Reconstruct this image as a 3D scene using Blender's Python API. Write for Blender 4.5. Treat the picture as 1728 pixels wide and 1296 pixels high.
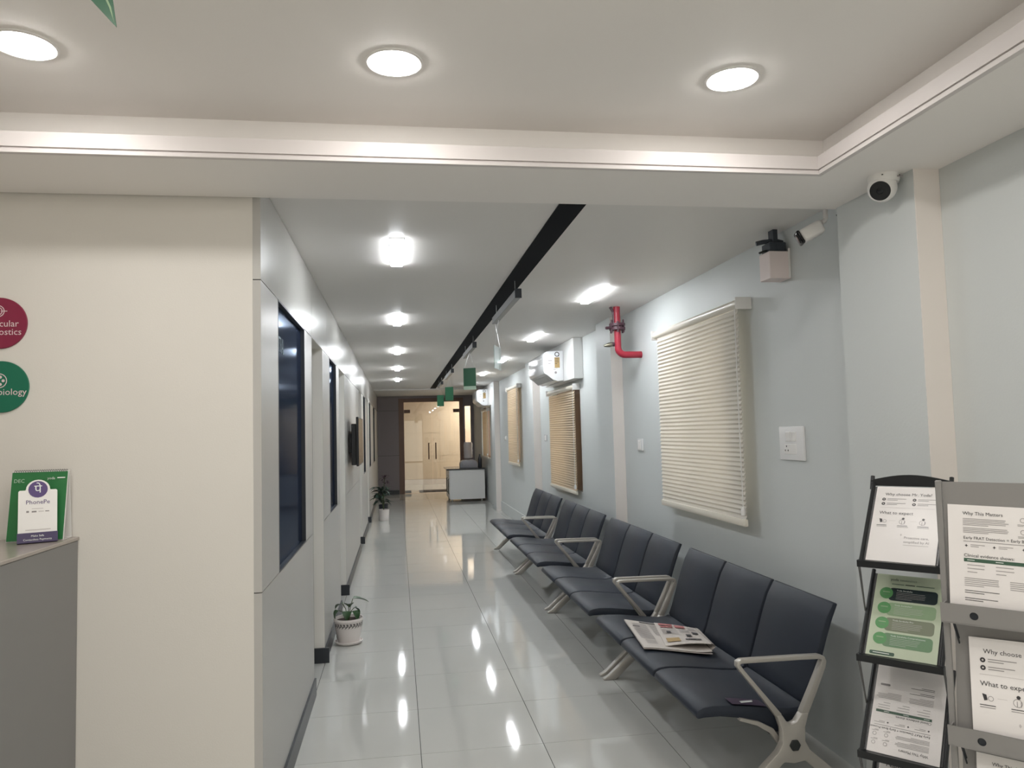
import bpy, bmesh, math, random
from mathutils import Vector, Matrix
random.seed(7)
for o in list(bpy.data.objects): bpy.data.objects.remove(o)
scene = bpy.context.scene
COL = scene.collection

# ------------------------------------------------------------------ camera
CAM_F, CAM_H = 1273.43, 1.5384
YAW, PITCH, ROLL = 0.151624, 0.063398, 0.025678
cd = bpy.data.cameras.new('camera'); cam = bpy.data.objects.new('camera', cd); COL.objects.link(cam)
cd.sensor_width = 36.0; cd.sensor_fit = 'HORIZONTAL'; cd.lens = CAM_F*36/1728; cd.clip_start = 0.02
cy, sy, cp, sp = math.cos(YAW), math.sin(YAW), math.cos(PITCH), math.sin(PITCH)
fw = Vector((sy*cp, cy*cp, sp)); rt = Vector((cy, -sy, 0)); up = rt.cross(fw)
cr, sr = math.cos(ROLL), math.sin(ROLL)
r2 = rt*cr - up*sr; u2 = rt*sr + up*cr
M = Matrix((r2, u2, -fw)).transposed().to_4x4(); M.translation = (0, 0, CAM_H)
cam.matrix_world = M
scene.camera = cam

# ------------------------------------------------------------------ world, exposure
w = bpy.data.worlds.new('world'); scene.world = w; w.use_nodes = True
bgn = w.node_tree.nodes['Background']
bgn.inputs['Color'].default_value = (1.0, 0.91, 0.81, 1); bgn.inputs['Strength'].default_value = 1.8
vs = scene.view_settings
vs.view_transform = 'Standard'; vs.look = 'None'; vs.gamma = 1.0; vs.exposure = 0.22; vs.use_curve_mapping = False

DOWNLIGHT_STRENGTH = 84.0
STRIP_STRENGTH = 76.0
VESTIBULE_STRENGTH = 215.0

# ------------------------------------------------------------------ materials
def lin(c):
    c = c/255.0
    return c/12.92 if c <= 0.04045 else ((c+0.055)/1.055)**2.4
def rgb(r, g, b): return (lin(r), lin(g), lin(b), 1)
MATS = {}
def mat(name, col, rough=0.5, metal=0.0, spec=0.5, var=0.0, vscale=20.0, bump=0.0, bscale=200.0, coat=0.0, stretch=None):
    m = bpy.data.materials.new(name); m.use_nodes = True
    nt = m.node_tree; b = nt.nodes['Principled BSDF']
    b.inputs['Base Color'].default_value = col; b.inputs['Roughness'].default_value = rough
    b.inputs['Metallic'].default_value = metal; b.inputs['Specular IOR Level'].default_value = spec
    if coat: b.inputs['Coat Weight'].default_value = coat; b.inputs['Coat Roughness'].default_value = 0.05
    if var or bump:
        tc = nt.nodes.new('ShaderNodeTexCoord'); src = tc.outputs['Object']
        if stretch:
            mp = nt.nodes.new('ShaderNodeMapping'); mp.inputs['Scale'].default_value = stretch
            nt.links.new(src, mp.inputs['Vector']); src = mp.outputs['Vector']
    if var:
        n = nt.nodes.new('ShaderNodeTexNoise'); n.inputs['Scale'].default_value = vscale; n.inputs['Detail'].default_value = 4
        nt.links.new(src, n.inputs['Vector'])
        mx = nt.nodes.new('ShaderNodeMix'); mx.data_type = 'RGBA'
        mx.inputs['A'].default_value = tuple(c*(1-var) for c in col[:3])+(1,)
        mx.inputs['B'].default_value = tuple(min(1, c*(1+var)) for c in col[:3])+(1,)
        nt.links.new(n.outputs['Fac'], mx.inputs['Factor']); nt.links.new(mx.outputs['Result'], b.inputs['Base Color'])
    if bump:
        n2 = nt.nodes.new('ShaderNodeTexNoise'); n2.inputs['Scale'].default_value = bscale; n2.inputs['Detail'].default_value = 3
        nt.links.new(src, n2.inputs['Vector'])
        bp = nt.nodes.new('ShaderNodeBump'); bp.inputs['Strength'].default_value = bump; bp.inputs['Distance'].default_value = 0.002
        nt.links.new(n2.outputs['Fac'], bp.inputs['Height']); nt.links.new(bp.outputs['Normal'], b.inputs['Normal'])
    MATS[name] = m
    return m
def emis(name, col, s):
    m = bpy.data.materials.new(name); m.use_nodes = True; nt = m.node_tree
    b = nt.nodes['Principled BSDF']; b.inputs['Base Color'].default_value = (0.9, 0.9, 0.9, 1)
    b.inputs['Emission Color'].default_value = col; b.inputs['Emission Strength'].default_value = s
    return m
def glassy(name, tint, refl=1.0, rough=0.0):
    m = bpy.data.materials.new(name); m.use_nodes = True; nt = m.node_tree; nt.nodes.clear()
    o = nt.nodes.new('ShaderNodeOutputMaterial'); mx = nt.nodes.new('ShaderNodeMixShader')
    t = nt.nodes.new('ShaderNodeBsdfTransparent'); t.inputs['Color'].default_value = tint
    g = nt.nodes.new('ShaderNodeBsdfGlossy'); g.inputs['Roughness'].default_value = rough
    f = nt.nodes.new('ShaderNodeFresnel')       # same reflectance on both faces of a thin pane
    ge = nt.nodes.new('ShaderNodeNewGeometry'); ma = nt.nodes.new('ShaderNodeMath'); ma.operation = 'MULTIPLY_ADD'
    ma.inputs[1].default_value = 1/1.45-1.45; ma.inputs[2].default_value = 1.45
    nt.links.new(ge.outputs['Backfacing'], ma.inputs[0]); nt.links.new(ma.outputs[0], f.inputs['IOR'])
    mu = nt.nodes.new('ShaderNodeMath'); mu.operation = 'MULTIPLY'; mu.inputs[1].default_value = refl
    nt.links.new(f.outputs[0], mu.inputs[0]); nt.links.new(mu.outputs[0], mx.inputs[0])
    nt.links.new(t.outputs[0], mx.inputs[1]); nt.links.new(g.outputs[0], mx.inputs[2]); nt.links.new(mx.outputs[0], o.inputs[0])
    return m
def translucent(name, col, amt, rough=0.8):
    m = bpy.data.materials.new(name); m.use_nodes = True; nt = m.node_tree; nt.nodes.clear()
    o = nt.nodes.new('ShaderNodeOutputMaterial'); mx = nt.nodes.new('ShaderNodeMixShader'); mx.inputs[0].default_value = amt
    d = nt.nodes.new('ShaderNodeBsdfDiffuse'); d.inputs['Color'].default_value = col
    t = nt.nodes.new('ShaderNodeBsdfTranslucent'); t.inputs['Color'].default_value = col
    nt.links.new(d.outputs[0], mx.inputs[1]); nt.links.new(t.outputs[0], mx.inputs[2]); nt.links.new(mx.outputs[0], o.inputs[0])
    return m

m_cream   = mat('cream_paint', rgb(222, 218, 211), 0.55, var=0.02, vscale=3, bump=0.15, bscale=180)
m_wall    = mat('pale_grey_paint', rgb(205, 209, 208), 0.5, var=0.02, vscale=2.5, bump=0.2, bscale=120)
m_ceil    = mat('ceiling_white', rgb(241, 237, 233), 0.7, var=0.015, vscale=2, bump=0.1, bscale=150)
m_ceil2   = mat('corridor_ceiling_white', rgb(228, 225, 221), 0.5, var=0.015, vscale=2)
m_cornice = mat('cornice_white', rgb(214, 208, 206), 0.5)
m_nearface  = mat('near_face_off_white', rgb(232, 225, 219), 0.5, var=0.02, vscale=3)
m_lam     = mat('grey_laminate', rgb(184, 182, 178), 0.36, var=0.02, vscale=1.5, bump=0.04, bscale=60)
m_lam_up  = mat('grey_laminate_gloss', rgb(184, 182, 178), 0.26, var=0.02, vscale=1.5)
m_joint   = mat('dark_joint', rgb(45, 45, 45), 0.8)
m_jamb    = mat('jamb_white', rgb(240, 237, 230), 0.4)
m_skirt   = mat('charcoal_skirting', rgb(44, 48, 54), 0.35)
def film_glass(name, body, refl, rough):
    m = bpy.data.materials.new(name); m.use_nodes = True; nt = m.node_tree; nt.nodes.clear()
    o = nt.nodes.new('ShaderNodeOutputMaterial'); mx = nt.nodes.new('ShaderNodeMixShader')
    d = nt.nodes.new('ShaderNodeBsdfDiffuse'); d.inputs['Color'].default_value = body
    g = nt.nodes.new('ShaderNodeBsdfGlossy'); g.inputs['Color'].default_value = refl; g.inputs['Roughness'].default_value = rough
    f = nt.nodes.new('ShaderNodeFresnel'); f.inputs['IOR'].default_value = 1.45
    nt.links.new(f.outputs[0], mx.inputs[0]); nt.links.new(d.outputs[0], mx.inputs[1]); nt.links.new(g.outputs[0], mx.inputs[2]); nt.links.new(mx.outputs[0], o.inputs[0])
    return m
m_tint    = film_glass('tinted_glass', rgb(44, 52, 70), (.17, .20, .25, 1), 0.1)
m_frost   = mat('frosted_lettering', rgb(96, 116, 124), 0.6)
m_tile    = mat('vitrified_tile', rgb(198, 198, 193), 0.05, spec=0.5, var=0.02, vscale=5)
m_grout   = mat('grout', rgb(62, 62, 60), 0.9)
m_black   = mat('black_strip', rgb(13, 16, 22), 0.8, spec=0.15)
m_darkpan = mat('dark_panel', rgb(146, 138, 141), 0.5, var=0.04, vscale=4)
m_wood    = mat('brown_frame', rgb(128, 102, 90), 0.45, var=0.12, vscale=30, stretch=(1, 1, .08))
m_seat    = mat('charcoal_pu', rgb(36, 42, 53), 0.48, spec=0.4, var=0.06, vscale=60, bump=0.25, bscale=500)
m_shell   = mat('black_shell', rgb(22, 23, 27), 0.5)
m_alu     = mat('painted_aluminium', rgb(176, 172, 165), 0.35, metal=0.35)
m_bolt    = mat('bolt_cap', rgb(38, 42, 42), 0.45)
m_white   = mat('white_plastic', rgb(235, 233, 230), 0.3)
m_white2  = mat('switch_plate', rgb(232, 232, 232), 0.22)
m_pinkw   = mat('box_plastic', rgb(232, 219, 216), 0.45)
m_lens    = mat('lens_black', rgb(14, 16, 20), 0.08)
m_dkblue  = mat('dark_device', rgb(52, 58, 66), 0.5)
m_red     = mat('fire_red', rgb(158, 40, 58), 0.4, var=0.08, vscale=40)
m_redk    = mat('flange_dark', rgb(72, 44, 54), 0.5, var=0.2, vscale=60)
m_brass   = mat('nozzle_metal', rgb(130, 126, 112), 0.35, metal=0.8)
m_slat    = translucent('blind_cloth', rgb(236, 232, 224), 0.38)
m_slat2   = translucent('blind_cloth_warm', rgb(226, 212, 190), 0.42)
m_rail    = mat('blind_rail', rgb(226, 220, 206), 0.35)
m_wframe  = mat('window_frame', rgb(150, 128, 116), 0.5)
m_pane    = glassy('window_pane', (0.95, 0.97, 0.96, 1))
m_door    = glassy('door_glass', (0.93, 0.95, 0.93, 1), 1.6)
m_acryl   = glassy('acrylic', (0.80, 0.90, 0.86, 1), 2.0, 0.03)
m_film    = glassy('pocket_film', (0.97, 0.97, 0.97, 1), 0.25, 0.25)
m_green   = mat('green_card', rgb(38, 96, 66), 0.35)
m_greenl  = mat('pale_green_print', rgb(190, 215, 195), 0.5)
m_gmetal  = mat('brushed_grey', rgb(128, 130, 132), 0.3, metal=0.6)
m_wire    = mat('steel_wire', rgb(190, 190, 190), 0.3, metal=0.8)
m_pot     = mat('white_ceramic', rgb(235, 228, 224), 0.22)
m_potblk  = mat('pot_print', rgb(30, 30, 34), 0.4)
m_soil    = mat('soil', rgb(58, 44, 36), 0.9, var=0.3, vscale=60, bump=0.5, bscale=80)
m_leaf    = mat('leaf_green', rgb(52, 84, 50), 0.4, var=0.25, vscale=25)
m_leafd   = mat('leaf_dark', rgb(40, 62, 50), 0.45, var=0.2, vscale=25)
m_leafr   = mat('leaf_purple', rgb(66, 40, 56), 0.45, var=0.2, vscale=25)
m_stem    = mat('stem_green', rgb(78, 92, 62), 0.5)
m_cab     = mat('cabinet_white', rgb(222, 222, 220), 0.3)
m_cabtop  = mat('dark_granite', rgb(58, 58, 60), 0.2, var=0.2, vscale=80)
m_bottle  = mat('bottle_blue', rgb(176, 170, 168), 0.12)
m_disp    = mat('dispenser_grey', rgb(150, 150, 156), 0.3)
m_counter = mat('counter_laminate', rgb(132, 131, 130), 0.4, var=0.03, vscale=8)
m_ctop    = mat('counter_top', rgb(168, 160, 152), 0.22, var=0.04, vscale=15)
m_maroon  = mat('maroon_disc', rgb(134, 36, 66), 0.4)
m_teal    = mat('green_disc', rgb(20, 108, 82), 0.4)
m_signtx  = mat('disc_lettering', rgb(226, 206, 208), 0.5)
m_paper   = mat('white_paper', rgb(240, 236, 234), 0.5)
m_papg    = mat('green_paper', rgb(200, 212, 186), 0.45, var=0.03, vscale=12)
m_ink     = mat('black_ink', rgb(58, 56, 58), 0.7)
m_inkg    = mat('grey_ink', rgb(150, 145, 145), 0.7)
m_inkl    = mat('pale_ink', rgb(205, 200, 198), 0.7)
m_inkgr   = mat('green_ink', rgb(66, 96, 78), 0.6)
m_inkte   = mat('teal_ink', rgb(26, 44, 48), 0.5)
m_inkl2   = mat('light_green_ink', rgb(150, 178, 140), 0.5, var=0.05, vscale=20)
m_inkbr   = mat('olive_ink', rgb(126, 134, 110), 0.5, var=0.08, vscale=20)
m_inkgn   = mat('mid_green_ink', rgb(108, 146, 108), 0.5, var=0.05, vscale=20)
m_inkcirc = mat('bright_green_ink', rgb(92, 158, 96), 0.5)
m_inkwh   = mat('white_ink', rgb(235, 240, 235), 0.6)
m_inkred  = mat('red_ink', rgb(176, 110, 110), 0.7)
m_inkoch  = mat('ochre_ink', rgb(176, 150, 104), 0.7)
m_purple  = mat('purple_ink', rgb(86, 66, 120), 0.5)
m_purpd   = mat('purple_band', rgb(64, 52, 92), 0.4)
m_calgr   = mat('calendar_green', rgb(44, 118, 66), 0.4)
m_rackblk = mat('rack_black', rgb(34, 36, 38), 0.32)
m_rackgry = mat('rack_grey', rgb(146, 144, 142), 0.38, metal=0.15)
m_rackrod = mat('rack_rod', rgb(110, 110, 110), 0.3, metal=0.6)
m_news    = mat('newsprint', rgb(205, 198, 192), 0.75, var=0.03, vscale=30)
m_sticker = mat('seat_sticker', rgb(58, 40, 64), 0.3)
m_beige   = mat('vestibule_tile', rgb(216, 200, 180), 0.3, var=0.05, vscale=2)
m_vwhite  = mat('vestibule_white', rgb(226, 220, 218), 0.4)
m_mat_d   = mat('doormat_fibre', rgb(62, 52, 50), 0.95, bump=0.6, bscale=300)
m_tv      = mat('tv_black', rgb(16, 18, 22), 0.4)
m_tvscr   = mat('tv_screen', rgb(24, 26, 30), 0.2)
m_room    = mat('side_room_white', rgb(205, 203, 198), 0.6)
m_hinge   = mat('hinge_steel', rgb(150, 150, 148), 0.4, metal=0.5)
m_bluish  = mat('ac_white', rgb(232, 234, 236), 0.22)
m_acgrey  = mat('ac_vane', rgb(178, 180, 180), 0.35)
e_down    = emis('downlight_diffuser', (1.0, 0.965, 0.925, 1), DOWNLIGHT_STRENGTH)
e_strip   = emis('striplight_diffuser', (0.93, 0.965, 1.0, 1), STRIP_STRENGTH)
e_vest    = emis('vestibule_diffuser', (1.0, 0.90, 0.80, 1), VESTIBULE_STRENGTH)

# ------------------------------------------------------------------ builders
class MB:
    """collects shapes in one bmesh"""
    def __init__(s): s.bm = bmesh.new()
    def box(s, x0, x1, y0, y1, z0, z1, mx=None):
        vs_ = [s.bm.verts.new(p) for p in ((x0,y0,z0),(x1,y0,z0),(x1,y1,z0),(x0,y1,z0),(x0,y0,z1),(x1,y0,z1),(x1,y1,z1),(x0,y1,z1))]
        for f in ((3,2,1,0),(4,5,6,7),(0,1,5,4),(1,2,6,5),(2,3,7,6),(3,0,4,7)): s.bm.faces.new([vs_[i] for i in f])
        if mx is not None:
            for v in vs_: v.co = mx @ v.co
        return s
    def prism(s, pts, a0, a1, axis='y'):
        """2D polygon extruded along axis; pts are the two other coords in order (x,z) / (y,z) / (x,y)"""
        def P(u, v, a): return {'y': (u, a, v), 'x': (a, u, v), 'z': (u, v, a)}[axis]
        A = [s.bm.verts.new(P(u, v, a0)) for u, v in pts]; B = [s.bm.verts.new(P(u, v, a1)) for u, v in pts]
        n = len(pts)
        s.bm.faces.new(A); s.bm.faces.new(B[::-1])
        for i in range(n): s.bm.faces.new((A[i], B[i], B[(i+1) % n], A[(i+1) % n]))
        return s
    def tube(s, pts, r, n=10, cap=True):
        pts = [Vector(p) for p in pts]; rings = []
        rr = r if isinstance(r, (list, tuple)) else [r]*len(pts)
        prev = None
        for i, p in enumerate(pts):
            d = (pts[min(i+1, len(pts)-1)]-pts[max(i-1, 0)]).normalized()
            if prev is None:
                a = d.orthogonal().normalized()
            else:
                a = (prev - d*prev.dot(d))
                a = a.normalized() if a.length > 1e-6 else d.orthogonal().normalized()
            prev = a; b = d.cross(a)
            rings.append([s.bm.verts.new(p + (a*math.cos(2*math.pi*k/n)+b*math.sin(2*math.pi*k/n))*rr[i]) for k in range(n)])
        for i in range(len(rings)-1):
            for k in range(n): s.bm.faces.new((rings[i][k], rings[i][(k+1) % n], rings[i+1][(k+1) % n], rings[i+1][k]))
        if cap: s.bm.faces.new(rings[0][::-1]); s.bm.faces.new(rings[-1])
        return s
    def lathe(s, prof, c=(0, 0, 0), n=32, mx=None):
        rings = []; new = []
        for r, z in prof:
            if r < 1e-6:
                v = s.bm.verts.new((c[0], c[1], c[2]+z)); rings.append([v]); new.append(v)
            else:
                ring = [s.bm.verts.new((c[0]+r*math.cos(2*math.pi*k/n), c[1]+r*math.sin(2*math.pi*k/n), c[2]+z)) for k in range(n)]
                rings.append(ring); new += ring
        for i in range(len(rings)-1):
            A, B = rings[i], rings[i+1]
            for k in range(n):
                k2 = (k+1) % n
                if len(A) == 1 and len(B) == 1: continue
                if len(A) == 1: s.bm.faces.new((A[0], B[k2], B[k]))
                elif len(B) == 1: s.bm.faces.new((A[k], A[k2], B[0]))
                else: s.bm.faces.new((A[k], A[k2], B[k2], B[k]))
        if mx is not None:
            for v in new: v.co = mx @ v.co
        return s
    def grid(s, fn, nu, nv):
        V = [[s.bm.verts.new(fn(i/nu, j/nv)) for j in range(nv+1)] for i in range(nu+1)]
        for i in range(nu):
            for j in range(nv): s.bm.faces.new((V[i][j], V[i+1][j], V[i+1][j+1], V[i][j+1]))
        return s
    def xform(s, mx):
        for v in s.bm.verts: v.co = mx @ v.co
        return s
    def bevel(s, w, seg=2, ang=40):
        bmesh.ops.recalc_face_normals(s.bm, faces=s.bm.faces)
        es = [e for e in s.bm.edges if len(e.link_faces) == 2 and e.calc_face_angle(0) > math.radians(ang)]
        bmesh.ops.bevel(s.bm, geom=es, offset=w, segments=seg, profile=0.5, affect='EDGES', clamp_overlap=True)
        return s
    def mesh(s, name, m, smooth=True):
        bmesh.ops.recalc_face_normals(s.bm, faces=s.bm.faces)
        me = bpy.data.meshes.new(name); s.bm.to_mesh(me); s.bm.free()
        if m is not None: me.materials.append(m)
        if smooth:
            me.shade_smooth(); 
            try: me.set_sharp_from_angle(angle=math.radians(35))
            except Exception: pass
        return me
    def build(s, name, m, parent=None, local=False, smooth=True):
        if parent is not None and not local:
            L = wloc(parent)
            for v in s.bm.verts: v.co -= L
        return link(name, s.mesh(name, m, smooth), parent)
def wloc(o):
    L = Vector((0, 0, 0))
    while o is not None: L += o.location; o = o.parent
    return L
def link(name, data, parent=None):
    o = bpy.data.objects.new(name, data); COL.objects.link(o)
    if parent is not None: o.parent = parent
    return o
def thing(name, label, cat, loc=(0, 0, 0), rz=0, group=None):
    o = link(name, None); o.location = loc; o.rotation_euler = (0, 0, rz); o.empty_display_size = 0.1
    return tag(o, label, cat, group)
def tag(o, label, cat, group=None):
    o['label'] = label; o['category'] = cat
    if group: o['group'] = group
    return o
def struct(o, label=None):
    o['kind'] = 'structure'
    if label: o['label'] = label
    return o
def copy_tree(o, parent=None):
    c = o.copy(); COL.objects.link(c); c.parent = parent
    for ch in list(o.children): copy_tree(ch, c)
    return c
def box(name, m, x0, x1, y0, y1, z0, z1, parent=None, bev=0, local=False):
    b = MB().box(x0, x1, y0, y1, z0, z1)
    if bev: b.bevel(bev, 2)
    return b.build(name, m, parent, local)
def textmesh(body, size, align='LEFT', spacing=1.0):
    cu = bpy.data.curves.new('lettering', 'FONT'); cu.body = body; cu.size = size; cu.align_x = align; cu.align_y = 'BOTTOM_BASELINE'
    cu.space_character = spacing; cu.resolution_u = 2; cu.fill_mode = 'FRONT'
    o = bpy.data.objects.new('lettering', cu); COL.objects.link(o)
    me = bpy.data.meshes.new_from_object(o)
    bpy.data.objects.remove(o); bpy.data.curves.remove(cu)
    return me

class Print:
    """flat print on a sheet: shapes in the sheet's own (u,v), one mesh per ink"""
    def __init__(s): s.d = {}
    def _bm(s, m):
        if m.name not in s.d: s.d[m.name] = (m, bmesh.new())
        return s.d[m.name][1]
    def poly(s, m, pts, z=0.0004):
        b = s._bm(m); b.faces.new([b.verts.new((x, y, z)) for x, y in pts]); return s
    def rect(s, m, x, y, w, h, z=0.0004): return s.poly(m, [(x, y), (x+w, y), (x+w, y+h), (x, y+h)], z)
    def disc(s, m, x, y, r, z=0.0006, n=20): return s.poly(m, [(x+r*math.cos(2*math.pi*k/n), y+r*math.sin(2*math.pi*k/n)) for k in range(n)], z)
    def ring(s, m, x, y, r, t, z=0.0006, n=20):
        for k in range(n):
            a, b = 2*math.pi*k/n, 2*math.pi*(k+1)/n
            s.poly(m, [(x+r*math.cos(a), y+r*math.sin(a)), (x+r*math.cos(b), y+r*math.sin(b)), (x+(r-t)*math.cos(b), y+(r-t)*math.sin(b)), (x+(r-t)*math.cos(a), y+(r-t)*math.sin(a))], z)
        return s
    def pill(s, m, x, y, w, h, r, z=0.0004):
        pts = []
        for cx, cy_, a0 in ((x+w-r, y+h-r, 0), (x+r, y+h-r, 90), (x+r, y+r, 180), (x+w-r, y+r, 270)):
            for k in range(5): a = math.radians(a0+k*22.5); pts.append((cx+r*math.cos(a), cy_+r*math.sin(a)))
        return s.poly(m, pts, z)
    def text(s, m, x, y, body, size, align='LEFT', z=0.0008):
        me = textmesh(body, size, align); b = s._bm(m); off = len(b.verts)
        vs_ = [b.verts.new((v.co.x+x, v.co.y+y, z)) for v in me.vertices]
        for p in me.polygons:
            try: b.faces.new([vs_[i] for i in p.vertices])
            except ValueError: pass
        bpy.data.meshes.remove(me); return s
    def lines(s, m, x, y, w, n, dy, h=0.0012, z=0.0005):
        for k in range(n):
            ww = w*(0.55 if k == n-1 and n > 1 else random.uniform(.9, 1.0))
            s.rect(m, x, y-k*dy, ww, h, z)
        return s
    def attach(s, parent, zoff=0.0, mx=None, name='print'):
        for m, b in s.d.values():
            for v in b.verts:
                v.co.z += zoff
                if mx is not None: v.co = mx @ v.co
            me = bpy.data.meshes.new(name); b.to_mesh(me); b.free(); me.materials.append(m)
            o_ = link(name, me, parent)
            if name == 'print': o_['kind'] = 'stuff'
        return s

# ------------------------------------------------------------------ key dimensions (metres)
XL, XR, XP = -0.515, 2.0, 1.895           # corridor panel wall, window wall, pilaster faces
YF = 3.0                                  # lobby end wall / start of corridor
ZS, ZC, ZT = 2.47, 2.545, 2.648           # soffit, corridor ceiling, tray ceiling
YE = 20.0                                 # end of corridor
XB, YB = -3.2, -2.4                       # far side and back of the lobby

# ------------------------------------------------------------------ floor
floor = struct(MB().box(XB-.1, XR+.25, YB-.1, 23.7, -0.14, -0.0025).build('floor', m_grout), 'glossy grey square floor tiles with dark joints')
TX, TY, TS, GAP = 0.0872, 3.7724, 0.6, 0.0034
full = None
i0 = int(math.floor((XB-TX)/TS)); i1 = int(math.ceil((XR-TX)/TS))
j0 = int(math.floor((YB-TY)/TS)); j1 = int(math.ceil((23.4-TY)/TS))
for i in range(i0, i1):
    for j in range(j0, j1):
        ax, bx_, ay, by_ = TX+i*TS+GAP/2, TX+(i+1)*TS-GAP/2, TY+j*TS+GAP*.35, TY+(j+1)*TS-GAP*.35
        cx0, cx1, cy0, cy1 = max(ax, XB), min(bx_, XR), max(ay, YB), min(by_, 23.4)
        if cx1-cx0 < .01 or cy1-cy0 < .01: continue
        if ay > YF and cx1 < -2.2: continue
        isfull = abs((cx1-cx0)-(bx_-ax)) < 1e-6 and abs((cy1-cy0)-(by_-ay)) < 1e-6
        if isfull:
            if full is None:
                full = MB().box(0, TS-GAP, 0, TS-GAP*.7, -0.012, 0).mesh('tile', m_tile, False)
            t = link('tile', full, floor)
        else:
            t = link('tile', MB().box(0, cx1-cx0, 0, cy1-cy0, -0.012, 0).mesh('tile', m_tile, False), floor)
        t.location = (cx0, cy0, 0)

# ------------------------------------------------------------------ lobby shell
struct(MB().box(XB, XL-.03, YF, YF+.12, 0, ZT+.1).build('wall_front', m_cream), 'plain cream lobby wall left of the corridor')
struct(MB().box(XB-.1, XB, YB, YF+.12, 0, ZT+.1).build('wall_left_lobby', m_cream))
struct(MB().box(XB-.1, -1.4, YB-.1, YB, 0, ZT+.1).box(1.4, XR+.1, YB-.1, YB, 0, ZT+.1).box(-1.4, 1.4, YB-.1, YB, 2.35, ZT+.1).build('wall_back', m_cream))
fillw = MB()  # unseen glazed opening, added so world light fills the lower lobby walls
for xx in (-1.4, -.025, 1.35): fillw.box(xx, xx+.05, YB-.08, YB-.02, 0, 2.35)
fillw.box(-1.4, 1.4, YB-.08, YB-.02, 2.30, 2.35).box(-1.4, 1.4, YB-.08, YB-.02, 0, .05)
fillw = struct(fillw.build('window_11', m_gmetal), 'added glazed opening out of view that lets in fill light')
for xa, xb_ in ((-1.35, -.025), (.025, 1.35)): MB().box(xa, xb_, YB-.055, YB-.045, .05, 2.30).build('pane', m_pane, fillw)
struct(MB().box(XB-.1, XR+.1, YB-.1, 2.74, ZT, ZT+.1).build('ceiling', m_ceil), 'flat off white tray ceiling of the lobby')
# dropped soffit around the tray, with the stepped cove lip
sof = struct(MB().box(XB, XR, 2.68, 2.985, ZS, ZT).box(1.67, XR, YB, 2.68, ZS, ZT).box(XB, 1.67, 2.582, 2.68, ZS, ZS+.02).box(1.592, 1.67, YB, 2.582, ZS, ZS+.02).build('ceiling_soffit', m_ceil), 'dropped soffit band round the tray ceiling')
lip = MB()
LIPF = [(2.5815, ZS), (2.562, ZS), (2.562, ZS+.014), (2.568, ZS+.014), (2.568, ZS+.019), (2.560, ZS+.019), (2.560, ZS+.068), (2.5815, ZS+.068)]
lip.prism(LIPF, XB, 1.5915, 'x')
o = lip.build('trim_1', m_cornice); struct(o, 'white stepped cove lip along the lobby soffit')
lip = MB()
lip.prism([(y-2.562+1.572, z) for y, z in LIPF], YB, 2.5595, 'y')
o = lip.build('trim_2', m_cornice); struct(o, 'white stepped cove lip along the window side soffit')

# ------------------------------------------------------------------ window wall with openings and pilasters
WIN = [(4.205, 5.42, 1.03, 2.24), (8.13, 9.62, 0.86, 2.03), (12.4, 13.55, 1.02, 2.29), (16.44, 18.1, 0.97, 2.13)]
wr = MB()
y = YB
for (a, b, z0, z1) in WIN:
    wr.box(XR, XR+.2, y, a, 0, ZT+.1); wr.box(XR, XR+.2, a, b, 0, z0); wr.box(XR, XR+.2, a, b, z1, ZT+.1); y = b
wr.box(XR, XR+.2, y, YE+.1, 0, ZT+.1)
struct(wr.build('wall_right', m_wall), 'pale blue grey painted window wall')
for k, (a, b) in enumerate([(2.476, 2.966), (6.518, 7.0), (10.5, 11.08), (14.82, 15.32)]):
    pl = struct(MB().box(XP, XR, a, b, 0, ZS if k == 0 else ZC).build('wall_pilaster', m_wall), 'pale grey wall pilaster')
    MB().box(XP+.001, XR-.0005, a-.003, a-.0002, .0, ZS if k == 0 else ZC).build('near_face', m_nearface, pl)  # thin sheet, lighter than the wall, over the pilaster's near side
struct(MB().box(XR-.012, XR, 11.08, 14.82, 0, .19).build('baseboard_right', m_wall))
for k, (a, b, z0, z1) in enumerate(WIN):
    f = MB(); t = .045
    f.box(XR+.06, XR+.11, a, b, z0, z0+t).box(XR+.06, XR+.11, a, b, z1-t, z1).box(XR+.06, XR+.11, a, a+t, z0, z1).box(XR+.06, XR+.11, b-t, b, z0, z1).box(XR+.06, XR+.11, (a+b)/2-.02, (a+b)/2+.02, z0, z1)
    if k == 1: f.box(XR+.03, XR+.11, a, a+.52, z0, z1)      # wide fixed board beside the nearer blind
    wf = struct(f.build('window_%d' % (k+1), m_wframe))
    for (p, q) in ((a+(t if k != 1 else .52), (a+b)/2-.02), ((a+b)/2+.02, b-t)):
        MB().box(XR+.082, XR+.088, p, q, z0+t, z1-t).build('pane', m_pane, wf)

# ------------------------------------------------------------------ corridor ceiling, track, end wall
struct(MB().box(-2.7, XR, 2.985, YE+.1, ZC, ZC+.12).build('ceiling_corridor', m_ceil2), 'smooth grey white corridor ceiling')
struct(MB().box(.725, .845, 2.99, 16.75, ZC-.006, ZC+.001).build('trim_3', m_black), 'black strip running along the corridor ceiling')
struct(MB().box(XL, XR, 16.78, 16.9, ZC-.03, ZC).build('trim_4', m_ceil2))

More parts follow.
